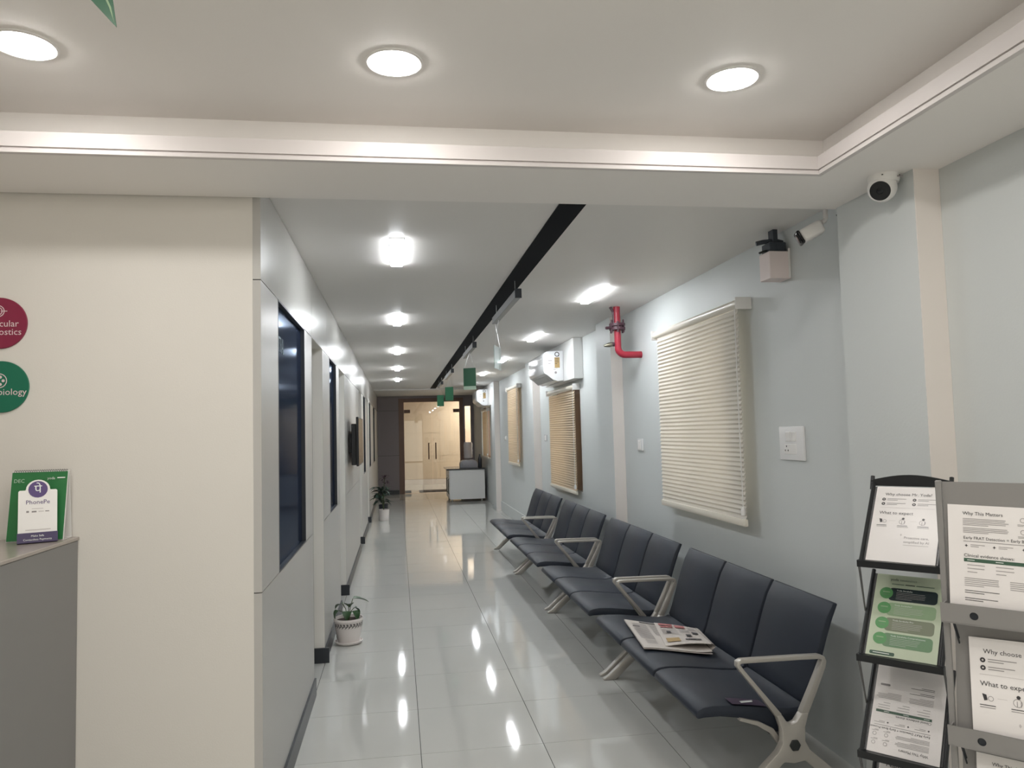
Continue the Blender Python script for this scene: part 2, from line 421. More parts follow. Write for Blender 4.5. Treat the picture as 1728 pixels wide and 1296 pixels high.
# ------------------------------------------------------------------ corridor panel wall (left)
ZA, ZB_ = 0.957, 2.152
DOORS = [(4.745, 5.40), (6.90, 7.60), (10.42, 11.10), (13.05, 13.74)]
WINS = [(3.425, 4.378), (5.96, 6.59), (11.72, 12.36), (14.08, 14.72), (16.4, 17.3)]
segs = []; y = YF
for a, b in DOORS: segs.append((y, a)); y = b
segs.append((y, YE))
core = MB()
for a, b in segs:
    core.box(XL-.07, XL-.028, a+.006, b-.006, 0, ZC)
for a, b in DOORS: core.box(XL-.07, XL-.028, a-.006, b+.006, ZB_+.02, ZC)
wl = struct(core.build('wall_left', m_joint), 'grey laminate panelled partition wall of the corridor')
def panel(a, b, z0, z1, m=m_lam):
    MB().box(XL-.03, XL, a+.002, b-.002, z0+.002, z1-.002).build('panel', m, wl)
ups = [3.0, 4.745, 5.75, 7.60, 8.8, 10.02, 11.1, 12.4, 13.74, 15.4, 17.0, 18.6, 20.0]
for a, b in zip(ups[:-1], ups[1:]): panel(a, b, ZB_, ZC, m_lam_up)
for a, b in segs:
    cuts = [a]
    if (a, b) == segs[2]: cuts.append(10.02)
    if (a, b) == segs[4]: cuts += [15.4, 17.5]
    cuts.append(b)
    for c, d in zip(cuts[:-1], cuts[1:]): panel(c, d, .0, ZA)
    y = a
    for (p, q) in [w_ for w_ in WINS if a <= w_[0] < b]:
        panel(y, p, ZA, ZB_); y = q
    if (a, b) == segs[2]: panel(y, 10.02, ZA, ZB_); panel(10.02, b, ZA, ZB_)
    else: panel(y, b, ZA, ZB_)
for k, (a, b) in enumerate(WINS):
    f = MB(); t = .008
    f.box(XL-.03, XL+.001, a, a+t, ZA, ZB_).box(XL-.03, XL+.001, b-t, b, ZA, ZB_).box(XL-.03, XL+.001, a, b, ZA, ZA+t).box(XL-.03, XL+.001, a, b, ZB_-t, ZB_)
    wf = struct(f.build('window_%d' % (k+5), m_skirt), 'dark tinted fixed window in the panelled wall')
    MB().box(XL-.027, XL-.020, a+t, b-t, ZA+t, ZB_-t).build('pane', m_tint, wf)
    if k == 0:
        Print().text(m_frost, 0, 0, 'CENTRAL', .105).attach(wf, 0, Matrix.Translation((XL-.0195, 3.448, 1.935)) @ Matrix(((0, 0, 1, 0), (.62, 0, 0, 0), (0, 1, 0, 0), (0, 0, 0, 1))), 'lettering')
# skirting, wraps round the far jamb of each doorway
sk = MB()
for k, (a, b) in enumerate(segs):
    sk.box(XL, XL+.012, a, b, 0, .10)
    if k: sk.box(XL-.095, XL+.03, a-.014, a, 0, .10)
struct(sk.build('baseboard_left', m_skirt), 'charcoal skirting along the panelled wall')
# doorways: jamb posts, frames, leaves opened into the rooms
for k, (a, b) in enumerate(DOORS):
    j = MB().box(XL-.07, XL-.001, b+.0005, b+.006, .10, ZB_).box(XL-.07, XL-.001, a-.006, a, 0, ZB_).box(XL-.07, XL-.001, a, b, ZB_+.0, ZB_+.02)
    d = struct(j.build('door_%d' % (k+1), m_jamb), 'open doorway in the panelled wall')
    MB().box(XL-.115, XL-.07, b+.012, b+.06, 0, ZB_).box(XL-.115, XL-.07, a-.06, a-.012, 0, ZB_).build('door_frame', m_lam, d)
    lf = MB().box(XL-.115-.66, XL-.118, b+.03, b+.065, .008, ZB_-.005).build('door_leaf', m_lam, d)
    for zz in (.38, 1.10, 1.83): MB().box(XL-.114, XL-.088, b+.004, b+.0125, zz-.06, zz+.06).build('hinge', m_hinge, d)
    MB().tube([(XL-.7, b+.03, 1.0), (XL-.7, b-.02, 1.0), (XL-.58, b-.02, 1.0)], .009).build('handle', m_hinge, d)
struct(MB().box(-2.7, -2.6, 3.12, YE, 0, ZC).build('wall_rooms', m_room))

# ------------------------------------------------------------------ end wall with the glass double door
ew = MB()
ew.box(-2.7, .03, YE, YE+.1, 0, ZC).box(1.72, 1.767, YE, YE+.1, 0, ZC).box(1.925, XR, YE, YE+.1, 0, ZC).box(1.767, 1.925, YE, YE+.1, 0, 1.02).box(1.767, 1.925, YE, YE+.1, 2.26, ZC).box(.03, 1.72, YE, YE+.1, 2.48, ZC)
we = struct(ew.build('wall_end', m_joint), 'dim grey panelled end wall')
for z0, z1 in ((0, 1.0), (1.0, 2.17), (2.17, ZC)): MB().box(XL, .028, YE-.015, YE-.001, z0+.003, z1-.003).build('panel', m_darkpan, we)
for (x0, x1, z0, z1) in ((.03, 1.72, 2.483, ZC), (1.72, 1.765, 0, ZC), (1.927, XR, 0, ZC), (1.767, 1.925, 0, 1.02), (1.767, 1.925, 2.26, ZC)):
    MB().box(x0, x1, YE-.015, YE-.001, z0, z1).build('panel', m_darkpan, we)
struct(MB().box(XL, .02, YE-.03, YE-.015, 0, .1).build('baseboard_end', m_skirt))
struct(MB().box(1.775, 1.917, YE+.02, YE+.03, 1.03, 2.25).build('window_10', m_pane))
fr = MB().box(.03, .165, YE-.02, YE+.1, 0, 2.48).box(1.627, 1.72, YE-.02, YE+.1, 0, 2.48).box(.165, 1.627, YE-.02, YE+.1, 2.385, 2.48)
d5 = struct(fr.build('door_5', m_wood), 'clear glass double door in a brown timber frame')
for x0, x1, hx in ((.17, .893, .80), (.901, 1.622, .985)):
    lf = MB().box(x0, x1, YE+.03, YE+.042, .012, 2.38).build('door_leaf', m_door, d5)
    h_ = MB().tube([(hx, YE-.03, .88), (hx, YE-.03, 1.31)], .016)
    for zz in (.94, 1.25): h_.tube([(hx, YE-.03, zz), (hx, YE+.03, zz)], .008, 8)
    h_.build('handle', m_wood, d5)
    ex = x0 if x0 < .5 else x1-.16
    MB().box(ex, ex+.16, YE+.026, YE+.046, 2.10, 2.19).build('patch_fitting', m_wood, d5)
    MB().box(ex, ex+.16, YE+.026, YE+.046, .012, .08).build('patch_fitting', m_hinge, d5)
# entrance space behind the glass
struct(MB().box(-1.6, 3.4, 23.4, 23.5, 0, 3.0).build('wall_vestibule', m_beige), 'warm lit beige tiled wall beyond the glass door')
wv = bpy.data.objects['wall_vestibule']; vt = None
for i in range(7):
    for j in range(4):
        x_, z_ = -1.6+i*.72, .17+j*.7
        if vt is None: vt = MB().box(.002, .716, 23.386, 23.3995, .002, .696).mesh('tile', m_beige, False)
        q_ = link('tile', vt, wv); q_.location = (x_, 0, z_)
struct(MB().box(-1.6, 3.4, 23.36, 23.399, 0, .16).build('baseboard_vestibule', m_vwhite))
struct(MB().box(-1.7, -1.6, YE+.1, 23.5, 0, 3.0).box(3.4, 3.5, YE+.1, 23.5, 0, 3.0).build('wall_vestibule_side', m_beige))
struct(MB().box(-1.7, 3.5, YE+.1, 23.5, 2.9, 3.0).build('ceiling_vestibule', m_vwhite))
struct(MB().box(-2.7, XL-.07, YE+.0, YE+.1, 0, ZC).build('wall_end_room', m_room))
struct(MB().box(XR+.2, 3.5, YE, YE+.1, 0, 3.0).box(-1.7, XR+.2, YE, YE+.1, ZC, 3.0).build('wall_vestibule_front', m_beige))
vl = thing('ceiling_light', 'warm round ceiling lamp beyond the glass door', 'ceiling light', (2.3, 22.4, 2.9))
MB().lathe([(0, -.05), (.17, -.05), (.19, -.03), (.19, 0), (0, 0)], (2.3, 22.4, 2.9)).build('base', m_white, vl)
MB().lathe([(0, -.075), (.10, -.07), (.165, -.052), (0, -.052)], (2.3, 22.4, 2.9)).build('diffuser', e_vest, vl)
tag(MB().prism([(.55, 20.35), (1.5, 20.35), (1.5, 20.95), (.55, 20.95)], .0005, .014, 'z').bevel(.004, 1).build('doormat', m_mat_d), 'flat dark doormat just beyond the glass door', 'doormat')

# ------------------------------------------------------------------ ceiling lights
def downlight(x, y, label, grp):
    t = thing('downlight', label, 'ceiling light', (x, y, ZT), 0, grp)
    MB().lathe([(.068, -.003), (.080, -.006), (.086, -.003), (.086, .0), (.068, .0)], (x, y, ZT), 36).build('trim_ring', m_white, t)
    MB().lathe([(0, -.014), (.04, -.0135), (.06, -.0115), (.069, -.008), (.071, -.004), (.071, -.001), (0, -.001)], (x, y, ZT), 36).build('diffuser', e_down, t)
    return t
names = {-1.01: 'round glowing downlight cut by the left edge of the photo', .007: 'middle one of three round glowing lobby downlights', 1.075: 'round glowing downlight nearest the white dome camera'}
for yy in (2.21, 1.05, -.1, -1.25):
    for xx in (-1.01, .007, 1.075):
        if yy == 2.21 and xx in names: lab = names[xx]
        else: lab = 'round lobby downlight behind or beside the camera, out of the photo'
        downlight(xx, yy, lab, 'lobby downlights')
def stripl(x, y, label, grp):
    t = thing('strip_light', label, 'ceiling light', (x, y, ZC), 0, grp)
    L, W = .30, .034
    MB().box(x-W-.006, x+W+.006, y-L-.006, y+L+.006, ZC-.006, ZC).bevel(.003, 1).build('housing', m_white, t)
    MB().box(x-W, x+W, y-L, y+L, ZC-.016, ZC-.006).bevel(.006, 2).build('diffuser', e_strip, t)
ordn = ['nearest', 'second nearest', 'third nearest', 'fourth nearest', 'farthest']
for k, yy in enumerate((4.15, 6.62, 9.1, 11.5, 13.85)):
    stripl(.01, yy, '%s rectangular strip light of the row by the panelled wall' % ordn[k], 'corridor strip lights')
for k, yy in enumerate((5.43, 7.9, 10.35, 12.75, 15.2)):
    stripl(1.47, yy, '%s rectangular strip light of the row by the window wall' % ordn[k], 'corridor strip lights')

# ------------------------------------------------------------------ beam benches
BX = 1.55
def seat_mesh(wd):
    top = [(1.176,.366),(1.178,.380),(1.188,.393),(1.21,.402),(1.25,.406),(1.33,.402),(1.42,.391),(1.51,.379),(1.58,.373),(1.625,.376),(1.645,.386)]
    bot = [(1.650,.345),(1.60,.292),(1.55,.276),(1.50,.284),(1.45,.316),(1.37,.346),(1.28,.360),(1.21,.360),(1.186,.356)]
    return MB().prism([(x-BX, z) for x, z in top+bot], -wd/2, wd/2, 'y').bevel(.007, 2, 50).mesh('seat', m_seat)
def back_mesh(wd):
    fr_ = [(1.648,.392),(1.668,.44),(1.694,.52),(1.716,.59),(1.738,.655),(1.765,.725),(1.80,.786)]
    bk = [(1.822,.782),(1.792,.715),(1.766,.645),(1.744,.58),(1.722,.51),(1.696,.43),(1.68,.375),(1.656,.35)]
    return MB().prism([(x-BX, z) for x, z in fr_+bk], -wd/2, wd/2, 'y').bevel(.007, 2, 50).mesh('backrest', m_seat)
def arm_poly():
    def off(pts, ws):
        L, R_ = [], []
        for i, p in enumerate(pts):
            a = Vector(pts[max(i-1, 0)]); b = Vector(pts[min(i+1, len(pts)-1)]); d = (b-a).normalized(); n = Vector((-d.y, d.x))
            L.append(Vector(p)+n*ws[i]/2); R_.append(Vector(p)-n*ws[i]/2)
        return L+R_[::-1]
    pts = [(1.505,.366),(1.43,.462),(1.36,.548),(1.340,.575),(1.341,.587),(1.352,.592),(1.40,.592),(1.60,.590),(1.69,.588),(1.706,.583),(1.710,.570),(1.703,.55),(1.66,.46),(1.612,.366)]
    ws = [.024,.017,.016,.016,.016,.016,.016,.016,.016,.017,.02,.024,.027,.030]
    return [(p.x-BX, p.y) for p in off(pts, ws)]
HUB = [(1.492,.372),(1.511,.315),(1.513,.262),(1.492,.226),(1.262,.028),(1.226,.010),(1.226,.0),(1.30,.0),(1.318,.012),(1.515,.185),(1.56,.178),(1.605,.185),(1.802,.012),(1.82,.0),(1.894,.0),(1.894,.010),(1.858,.028),(1.628,.226),(1.610,.262),(1.612,.315),(1.630,.372),(1.600,.372),(1.574,.338),(1.553,.33),(1.535,.340),(1.514,.372)]
hub_me = MB().prism([(x-BX, z) for x, z in HUB], -.019, .019, 'y').bevel(.006, 2, 30).mesh('end_frame', m_alu)
arm_me = MB().prism(arm_poly(), -.016, .016, 'y').bevel(.004, 2, 40).mesh('armrest', m_alu)
bolt_me = MB().prism([(.012+.024*math.cos(math.radians(60*k)), .25+.024*math.sin(math.radians(60*k))) for k in range(6)], -.006, .006, 'y').bevel(.002, 1).mesh('bolt_cap', m_bolt)
SW = .515; seat_me = seat_mesh(SW); back_me = back_mesh(SW)
BL = 1.68
def bench(yc, label, far_arm=True, near_arm=True):
    t = thing('beam_bench', label, 'bench', (BX, yc, 0), 0, 'three seat benches along the window wall')
    MB().box(-.02, .045, -BL/2+.02, BL/2-.02, .235, .285).bevel(.005, 1).build('beam', m_shell, t, True)
    for k in (-1, 0, 1):
        s_ = link('seat', seat_me, t); s_.location = (0, k*.5365, 0)
        b_ = link('backrest', back_me, t); b_.location = (0, k*.5365, 0)
    for sgn in (-1, 1):
        e = link('end_frame', hub_me, t); e.location = (0, sgn*(BL/2), 0)
        if (sgn < 0 and near_arm) or (sgn > 0 and far_arm): link('armrest', arm_me, e)
        c = link('bolt_cap', bolt_me, e); c.location = (0, sgn*.02, 0)
        # under-seat bracket arm reaching forward
        MB().prism([(x-BX, z) for x, z in ((1.525,.262),(1.50,.30),(1.44,.332),(1.36,.352),(1.355,.343),(1.43,.318),(1.49,.28),(1.515,.24))], -.012, .012, 'y').build('seat_bracket', m_alu, e, True).location = (0, -sgn*.045, 0)
    return t
bench(3.785, 'nearest charcoal three seat bench, with a newspaper lying on it')
bench(5.545, 'charcoal three seat bench right behind the one with the newspaper')
bench(7.345, 'third charcoal three seat bench from the brochure racks, under the air conditioner')
bench(9.145, 'farthest charcoal three seat bench of the row', far_arm=False)
# sticker on the nearest seat is a flat label
st = MB().grid(lambda u, v: (1.33+.15*u, 2.985+.075*v, .4095-.015*u-.006*u*u), 4, 2)
o = tag(st.build('seat_sticker', m_sticker), 'dark purple printed sticker on the nearest seat by its armrest', 'sticker')
Print().rect(m_inkwh, 1.375, 3.0, .05, .010, 0).rect(m_inkwh, 1.375, 3.014, .055, .004, 0).attach(o, 0, Matrix.Translation((0, 0, .4062)), 'print')

# newspaper
nw = thing('newspaper', 'folded newspaper lying across two seats of the nearest bench', 'newspaper', (1.42, 4.05, .405))
def news_pt(A, B, C_, D, u, v, z):
    p = A*(1-u)*(1-v)+B*u*(1-v)+C_*u*v+D*(1-u)*v
    return (p.x-1.42, p.y-4.05, z-.405)
A_, B2, C2, D2 = Vector((1.225, 3.79)), Vector((1.555, 3.70)), Vector((1.63, 4.20)), Vector((1.30, 4.38))
def seatz(x): return .412 - max(0, x-1.27)*.095
def nl(lift, curl):
    def f(u, v):
        p = A_*(1-u)*(1-v)+B2*u*(1-v)+C2*u*v+D2*(1-u)*v
        return (p.x-1.42, p.y-4.05, seatz(p.x)-.405+lift+curl*max(0, u-.75)**2)
    return f
def sheet_solid(fn, th, nu=10, nv=8):
    b = MB(); b.grid(fn, nu, nv); bmesh.ops.recalc_face_normals(b.bm, faces=b.bm.faces)
    bmesh.ops.solidify(b.bm, geom=b.bm.faces[:], thickness=th); return b
sheet_solid(nl(.004, .05), .003).build('lower_section', m_news, nw, True)
sheet_solid(nl(.010, .16), .002).build('middle_section', m_news, nw, True)
A3, B3, C3, D3 = Vector((1.345, 3.80)), Vector((1.565, 3.735)), Vector((1.64, 4.14)), Vector((1.455, 4.30))
def topf(u, v):
    p = A3*(1-u)*(1-v)+B3*u*(1-v)+C3*u*v+D3*(1-u)*v
    return Vector((p.x-1.42, p.y-4.05, seatz(p.x)-.405+.016+.034*math.sin(min(1, u*1.05)*math.pi*.5)*(1-v*.6)))
sheet_solid(lambda u, v: topf(u, v), .003).build('top_section', m_news, nw, True)
fold = MB()
fold.grid(lambda u, v: (lambda e: (e.x+.022*math.sin(v*math.pi), e.y, e.z-.034*(1-u*.6)*v+.002))(topf(1, u)), 8, 6)
fold.build('fold', m_news, nw, True)
def on_news(fn, m, rects, lift, name='print'):
    b = MB()
    for (u0, u1, v0, v1) in rects:
        def g(u, v, u0=u0, u1=u1, v0=v0, v1=v1):
            q = Vector(fn(u0+(u1-u0)*u, v0+(v1-v0)*v)); q.z += lift; return q
        b.grid(g, 3, 3)
    b.build(name, m, nw, True)['kind'] = 'stuff'
on_news(topf, m_inkred, [(.08,.42,.86,.95),(.1,.4,.76,.82),(.46,.7,.78,.93)], .0045)
rr = []
for i in range(9):
    rr.append((.5, .72, .70-.025*i, .709-.025*i))
for i in range(10):
    rr.append((.08, .44, .70-.03*i, .708-.03*i))
for i in range(8): rr.append((.76, .92, .9-.03*i, .912-.03*i))
on_news(topf, m_inkg, rr, .0045)
on_news(topf, m_inkoch, [(.08,.38,.10,.26)], .0045)
on_news(topf, m_ink, [(.58,.70,.30,.42),(.76,.9,.46,.58),(.18,.28,.48,.58),(.5,.85,.14,.19)], .0047)
lowf = nl(.010, .16)
on_news(lowf, m_inkg, [(.34,.52,.86-.035*i,.87-.035*i) for i in range(12)]+[(.06,.28,.62-.035*i,.63-.035*i) for i in range(10)]+[(.08,.3,.9-.04*i,.91-.04*i) for i in range(1, 8)]+[(.1,.26,.22-.04*i,.23-.04*i) for i in range(3)], .004)
on_news(lowf, m_ink, [(.22,.5,.92,.965),(.07,.18,.74,.77)], .004)

# ------------------------------------------------------------------ blinds
def blind(xf, y0, y1, z0, z1, label, slatm, pitch=.027, tube_r=.028):
    t = thing('window_blind', label, 'blind', (xf, (y0+y1)/2, z0), 0, 'blinds on the window wall')
    MB().tube([(xf+.012, y0-.02, z1+.0), (xf+.012, y1+.05, z1+.0)], tube_r, 18).build('headrail', m_rail, t)
    for yy, nm in ((y0-.03, 1), (y1+.055, 0)):
        MB().box(xf-.025, XR, yy-.006, yy+.006, z1-.035, z1+.035).bevel(.006, 2).build('bracket', m_white, t)
    n = int((z1-.02-z0-.03)/pitch); h = pitch*1.08
    me = MB().prism([(-.004, 0), (-.0025, 0), (.0060, h*.55), (.0045, h), (.003, h), (.0045, h*.55)], -(y1-y0)/2, (y1-y0)/2, 'y').mesh('slat', slatm, False)
    for k in range(n):
        s_ = link('slat', me, t); s_.location = (0, 0, .03+k*pitch)
    MB().box(xf-.012, xf+.012, y0-.005, y1+.005, z0-.012, z0+.03).bevel(.008, 2).build('bottom_rail', m_rail, t)
    for yy in (y0+.012,):
        c = MB(); c.tube([(xf-.02, yy-.02, z1-.03), (xf-.022, yy-.022, (z0+z1)/2), (xf-.02, yy-.02, z0+.1)], .0025, 6); c.build('pull_cord', m_white, t)
        MB().lathe([(0, 0), (.012, .004), (.014, .03), (.008, .05), (0, .052)], (xf-.02, yy-.02, z0+.05), 12).build('cord_weight', m_white, t)
    return t
blind(1.925, 4.03, 5.38, .985, 2.235, 'wide cream slatted blind beside the double switch plate', m_slat)
blind(1.94, 8.16, 9.58, .84, 2.02, 'warm glowing slatted blind under the nearer air conditioner', m_slat2)
blind(1.94, 12.12, 13.3, .99, 2.29, 'narrow looking blind between the two air conditioners', m_slat2)
blind(1.955, 16.5, 17.5, .98, 2.05, 'brownish blind behind the white cabinet', m_slat2)

# ------------------------------------------------------------------ air conditioners on boxed packers
def aircon(y0, L, label, blabel):
    bx = tag(MB().box(XP-.0, XR-.0005, y0-.5, y0+L+.15, 2.10, ZC-.0005).bevel(.003, 1).build('packer_box', m_cab), blabel, 'wall box')
    xb = XP-.001
    t = thing('air_conditioner', label, 'air conditioner', (xb, y0+L/2, 2.1))
    prof = [(xb, 2.115), (xb-.07, 2.105), (xb-.13, 2.125), (xb-.19, 2.175), (xb-.225, 2.195), (xb-.236, 2.23), (xb-.238, 2.40), (xb-.225, 2.43), (xb-.19, 2.45), (xb, 2.455)]
    MB().prism(prof, y0, y0+L, 'y').bevel(.006, 2, 40).build('body', m_bluish, t)
    MB().prism([(xb-.128, 2.119), (xb-.188, 2.169), (xb-.192, 2.172), (xb-.196, 2.169), (xb-.132, 2.112), (xb-.127, 2.112)], y0+.05, y0+L-.05, 'y').build('vane', m_acgrey, t)
    MB().box(xb-.126, xb-.118, y0+.04, y0+L-.04, 2.117, 2.120).build('outlet_slot', m_skirt, t)
    for zz in (2.30, 2.37): MB().box(xb-.239, xb-.2375, y0+.03, y0+L-.03, zz, zz+.004).build('front_groove', m_acgrey, t)
    P = Print()   # stickers on the end cap facing the lobby
    P.rect(m_inkoch, .135, .13, .06, .12, .0004).ring(m_skirt, .165, .285, .028, .009, .0006).rect(m_skirt, .16, .26, .03, .006, .0007)
    P.disc(m_inkg, .145, .075, .014).lines(m_ink, .14, .235, .045, 4, .02, .005, .0008).lines(m_inkg, .06, .21, .05, 2, .035, .006).lines(m_inkg, .12, .125, .05, 2, .016, .004)
    P.attach(t, 0, Matrix.Translation((-.238, -L/2-.0006, .03)) @ Matrix(((1, 0, 0, 0), (0, 0, -1, 0), (0, 1, 0, 0), (0, 0, 0, 1))), 'sticker')
    return t
aircon(8.45, .95, 'nearer white wall air conditioner above the warm glowing blind', 'white box behind the nearer air conditioner')
aircon(15.82, .9, 'farther white wall air conditioner above the brownish blind', 'white box behind the farther air conditioner')

# ------------------------------------------------------------------ fire pipe
# (pipe bore 54 mm)
fp = thing('fire_pipe', 'red fire pipe with a dark flange dropping from the ceiling', 'pipe', (1.8, 6.0, 2.14))
X0, Y0 = 1.80, 5.97
el = [(X0, Y0, ZC), (X0, Y0, 2.21)]
for k in range(1, 7):
    a = math.radians(15*k); el.append((X0+.062*(1-math.cos(a)), Y0, 2.21-.062*math.sin(a)))
el.append((XR-.002, Y0, 2.148))
MB().tube(el, .028, 18).build('pipe_run', m_red, fp)
MB().tube([(X0-.055, Y0, ZC), (X0-.028, Y0, 2.50), (X0-.028, Y0, 2.40)], .011, 8).build('side_bracket', m_redk, fp)
fl = MB(); fl.lathe([(0, 2.352), (.066, 2.352), (.066, 2.374), (.05, 2.374), (.05, 2.384), (.066, 2.384), (.066, 2.406), (0, 2.406)], (X0, Y0, 0), 20)
fl.build('flange', m_redk, fp)
for k in range(6):
    a = math.radians(60*k+20)
    MB().tube([(X0+.055*math.cos(a), Y0+.055*math.sin(a), 2.33), (X0+.055*math.cos(a), Y0+.055*math.sin(a), 2.435 if k % 2 else 2.42)], .008, 6).build('flange_bolt', m_redk, fp)
MB().tube([(X0-.06, Y0-.02, 2.37), (X0-.105, Y0-.03, 2.365)], .012, 8).build('lug', m_redk, fp)
MB().tube([(X0-.03, Y0, 2.235), (X0-.05, Y0, 2.235)], .018, 12).build('socket', m_redk, fp)
MB().tube([(X0-.05, Y0, 2.235), (X0-.075, Y0, 2.23), (X0-.10, Y0, 2.225), (X0-.118, Y0, 2.222)], [.019, .019, .012, .007], 12).build('drain_nozzle', m_brass, fp)

# ------------------------------------------------------------------ switches
def switch(y0, y1, z0, z1, label, kind):
    t = thing('switch_plate', label, 'switch', (XR, (y0+y1)/2, z0), 0, 'wall switch plates')
    MB().box(XR-.012, XR, y0, y1, z0, z1).bevel(.004, 2).build('plate', m_white2, t)
    w_, h_ = y1-y0, z1-z0
    def part(nm, m, a, b, c, d, th): MB().box(XR-.012-th, XR-.011, y0+a*w_, y0+b*w_, z0+c*h_, z0+d*h_).bevel(.0015, 1).build(nm, m, t)
    if kind == 2:
        part('rocker', m_white, .28, .48, .56, .84, .004); part('rocker', m_white, .5, .7, .56, .84, .004)
        part('socket_insert', m_white, .28, .78, .18, .48, .002)
        for (a, c) in ((.66, .38), (.60, .26), (.72, .26)):
            part('socket_hole', m_bolt, a, a+.04, c, c+.06, .0025)
    else:
        part('insert', m_white, .2, .8, .12, .88, .001); part('rocker', m_white, .38, .62, .2, .8, .005)
switch(3.495, 3.735, 1.357, 1.53, 'large white switch and socket plate to the right of the wide blind', 2)
switch(6.0, 6.14, 1.355, 1.455, 'small white switch between the wide blind and the pilaster', 1)
switch(10.05, 10.2, 1.40, 1.49, 'small white switch beside the warm glowing blind', 1)
switch(13.95, 14.1, 1.38, 1.47, 'small white switch beside the narrow looking blind', 1)

# ------------------------------------------------------------------ cameras and wall box at the corridor mouth
dc = thing('dome_camera', 'white turret security camera with a black lens under the soffit', 'camera', (1.835, 2.56, ZS))
MB().lathe([(0, 0), (.056, 0), (.056, -.018), (.052, -.03), (.0, -.03)], (1.835, 2.56, ZS), 32).build('base', m_white, dc)
ax = (Vector((1.76, 2.50, ZS-.10))-Vector((1.832, 2.56, ZS-.048))).normalized()
RM = Matrix.Translation((1.826, 2.557, ZS-.048)) @ ax.to_track_quat('Z', 'Y').to_matrix().to_4x4()
MB().lathe([(0, -.05)]+[(.052*math.cos(math.radians(a)), .052*math.sin(math.radians(a))) for a in range(-80, 41, 10)]+[(.038, .036), (0, .036)], (0, 0, 0), 32, RM).build('housing', m_white, dc)
MB().lathe([(0, .0375), (.036, .0372), (.0385, .034), (.03, .034)], (0, 0, 0), 32, RM).build('face', m_lens, dc)
MB().lathe([(0, .043), (.009, .042), (.013, .037), (0, .037)], (0, 0, 0), 20, RM).build('lens', m_tvscr, dc)
for a in (.9, 2.2): MB().lathe([(0, 0), (.003, 0), (.003, .003), (0, .003)], (1.835-.057*math.cos(a), 2.56-.057*math.sin(a), ZS-.012), 8).build('screw', m_bolt, dc)
MB().box(1.853, 1.878, 2.5045, 2.5055, ZS-.02, ZS-.015).build('lettering', m_inkg, dc)

bc = thing('bullet_camera', 'white bullet security camera on a short arm at the corridor mouth', 'camera', (1.925, 3.1, ZC))
MB().lathe([(0, 0), (.035, 0), (.035, -.012), (.012, -.014), (0, -.014)], (1.925, 3.1, ZC), 20).build('base', m_white, bc)
MB().tube([(1.925, 3.1, ZC), (1.925, 3.1, 2.465), (1.918, 3.1, 2.452), (1.905, 3.1, 2.445)], .011, 12).build('arm', m_white, bc)
ax = (Vector((1.80, 3.135, 2.376))-Vector((1.905, 3.1, 2.432))).normalized()
RM = Matrix.Translation((1.905, 3.1, 2.428)) @ ax.to_track_quat('Z', 'Y').to_matrix().to_4x4()
MB().box(-.033, .033, -.03, .032, 0, .105).bevel(.014, 3).xform(RM).build('housing', m_white, bc)
MB().box(-.035, .035, -.032, .034, .102, .118).bevel(.012, 3).xform(RM).build('front_bezel', m_lens, bc)
MB().lathe([(0, .122), (.02, .121), (.024, .117), (0, .117)], (0, 0, 0), 20, RM).build('lens', m_tvscr, bc)
MB().box(-.0345, -.0325, -.004, .004, .04, .078).xform(RM).build('lettering', m_inkg, bc)
MB().tube([(1.955, 3.06, 2.47), (1.965, 3.05, 2.44), (1.96, 3.05, 2.42)], .004, 6).build('cable', m_bolt, bc)

jb = thing('junction_box', 'pinkish white box high on the wall below the bullet camera', 'junction box', (1.94, 3.6, 2.29))
MB().box(1.884, XR, 3.55, 3.66, 2.285, 2.425).bevel(.003, 1).build('case', m_pinkw, jb)
MB().box(1.986, 1.998, 3.549, 3.55, 2.29, 2.44).build('edge_strip', m_white, jb)
dv = thing('ceiling_device', 'dark grey bracketed device sitting on top of the pinkish wall box', 'device', (1.94, 3.6, 2.425))
MB().box(1.895, 1.985, 3.56, 3.65, 2.4255, 2.475).bevel(.004, 1).build('body', m_dkblue, dv)
MB().tube([(1.85, 3.62, 2.478), (1.885, 3.61, 2.485), (1.95, 3.6, 2.49), (1.985, 3.6, 2.482)], .012, 8).build('clamp_bar', m_dkblue, dv)
MB().box(1.925, 1.95, 3.58, 3.63, 2.47, ZC).build('hanger', m_dkblue, dv)
MB().tube([(1.855, 3.60, 2.424), (1.90, 3.60, 2.438)], .006, 6).build('arm', m_bolt, dv)

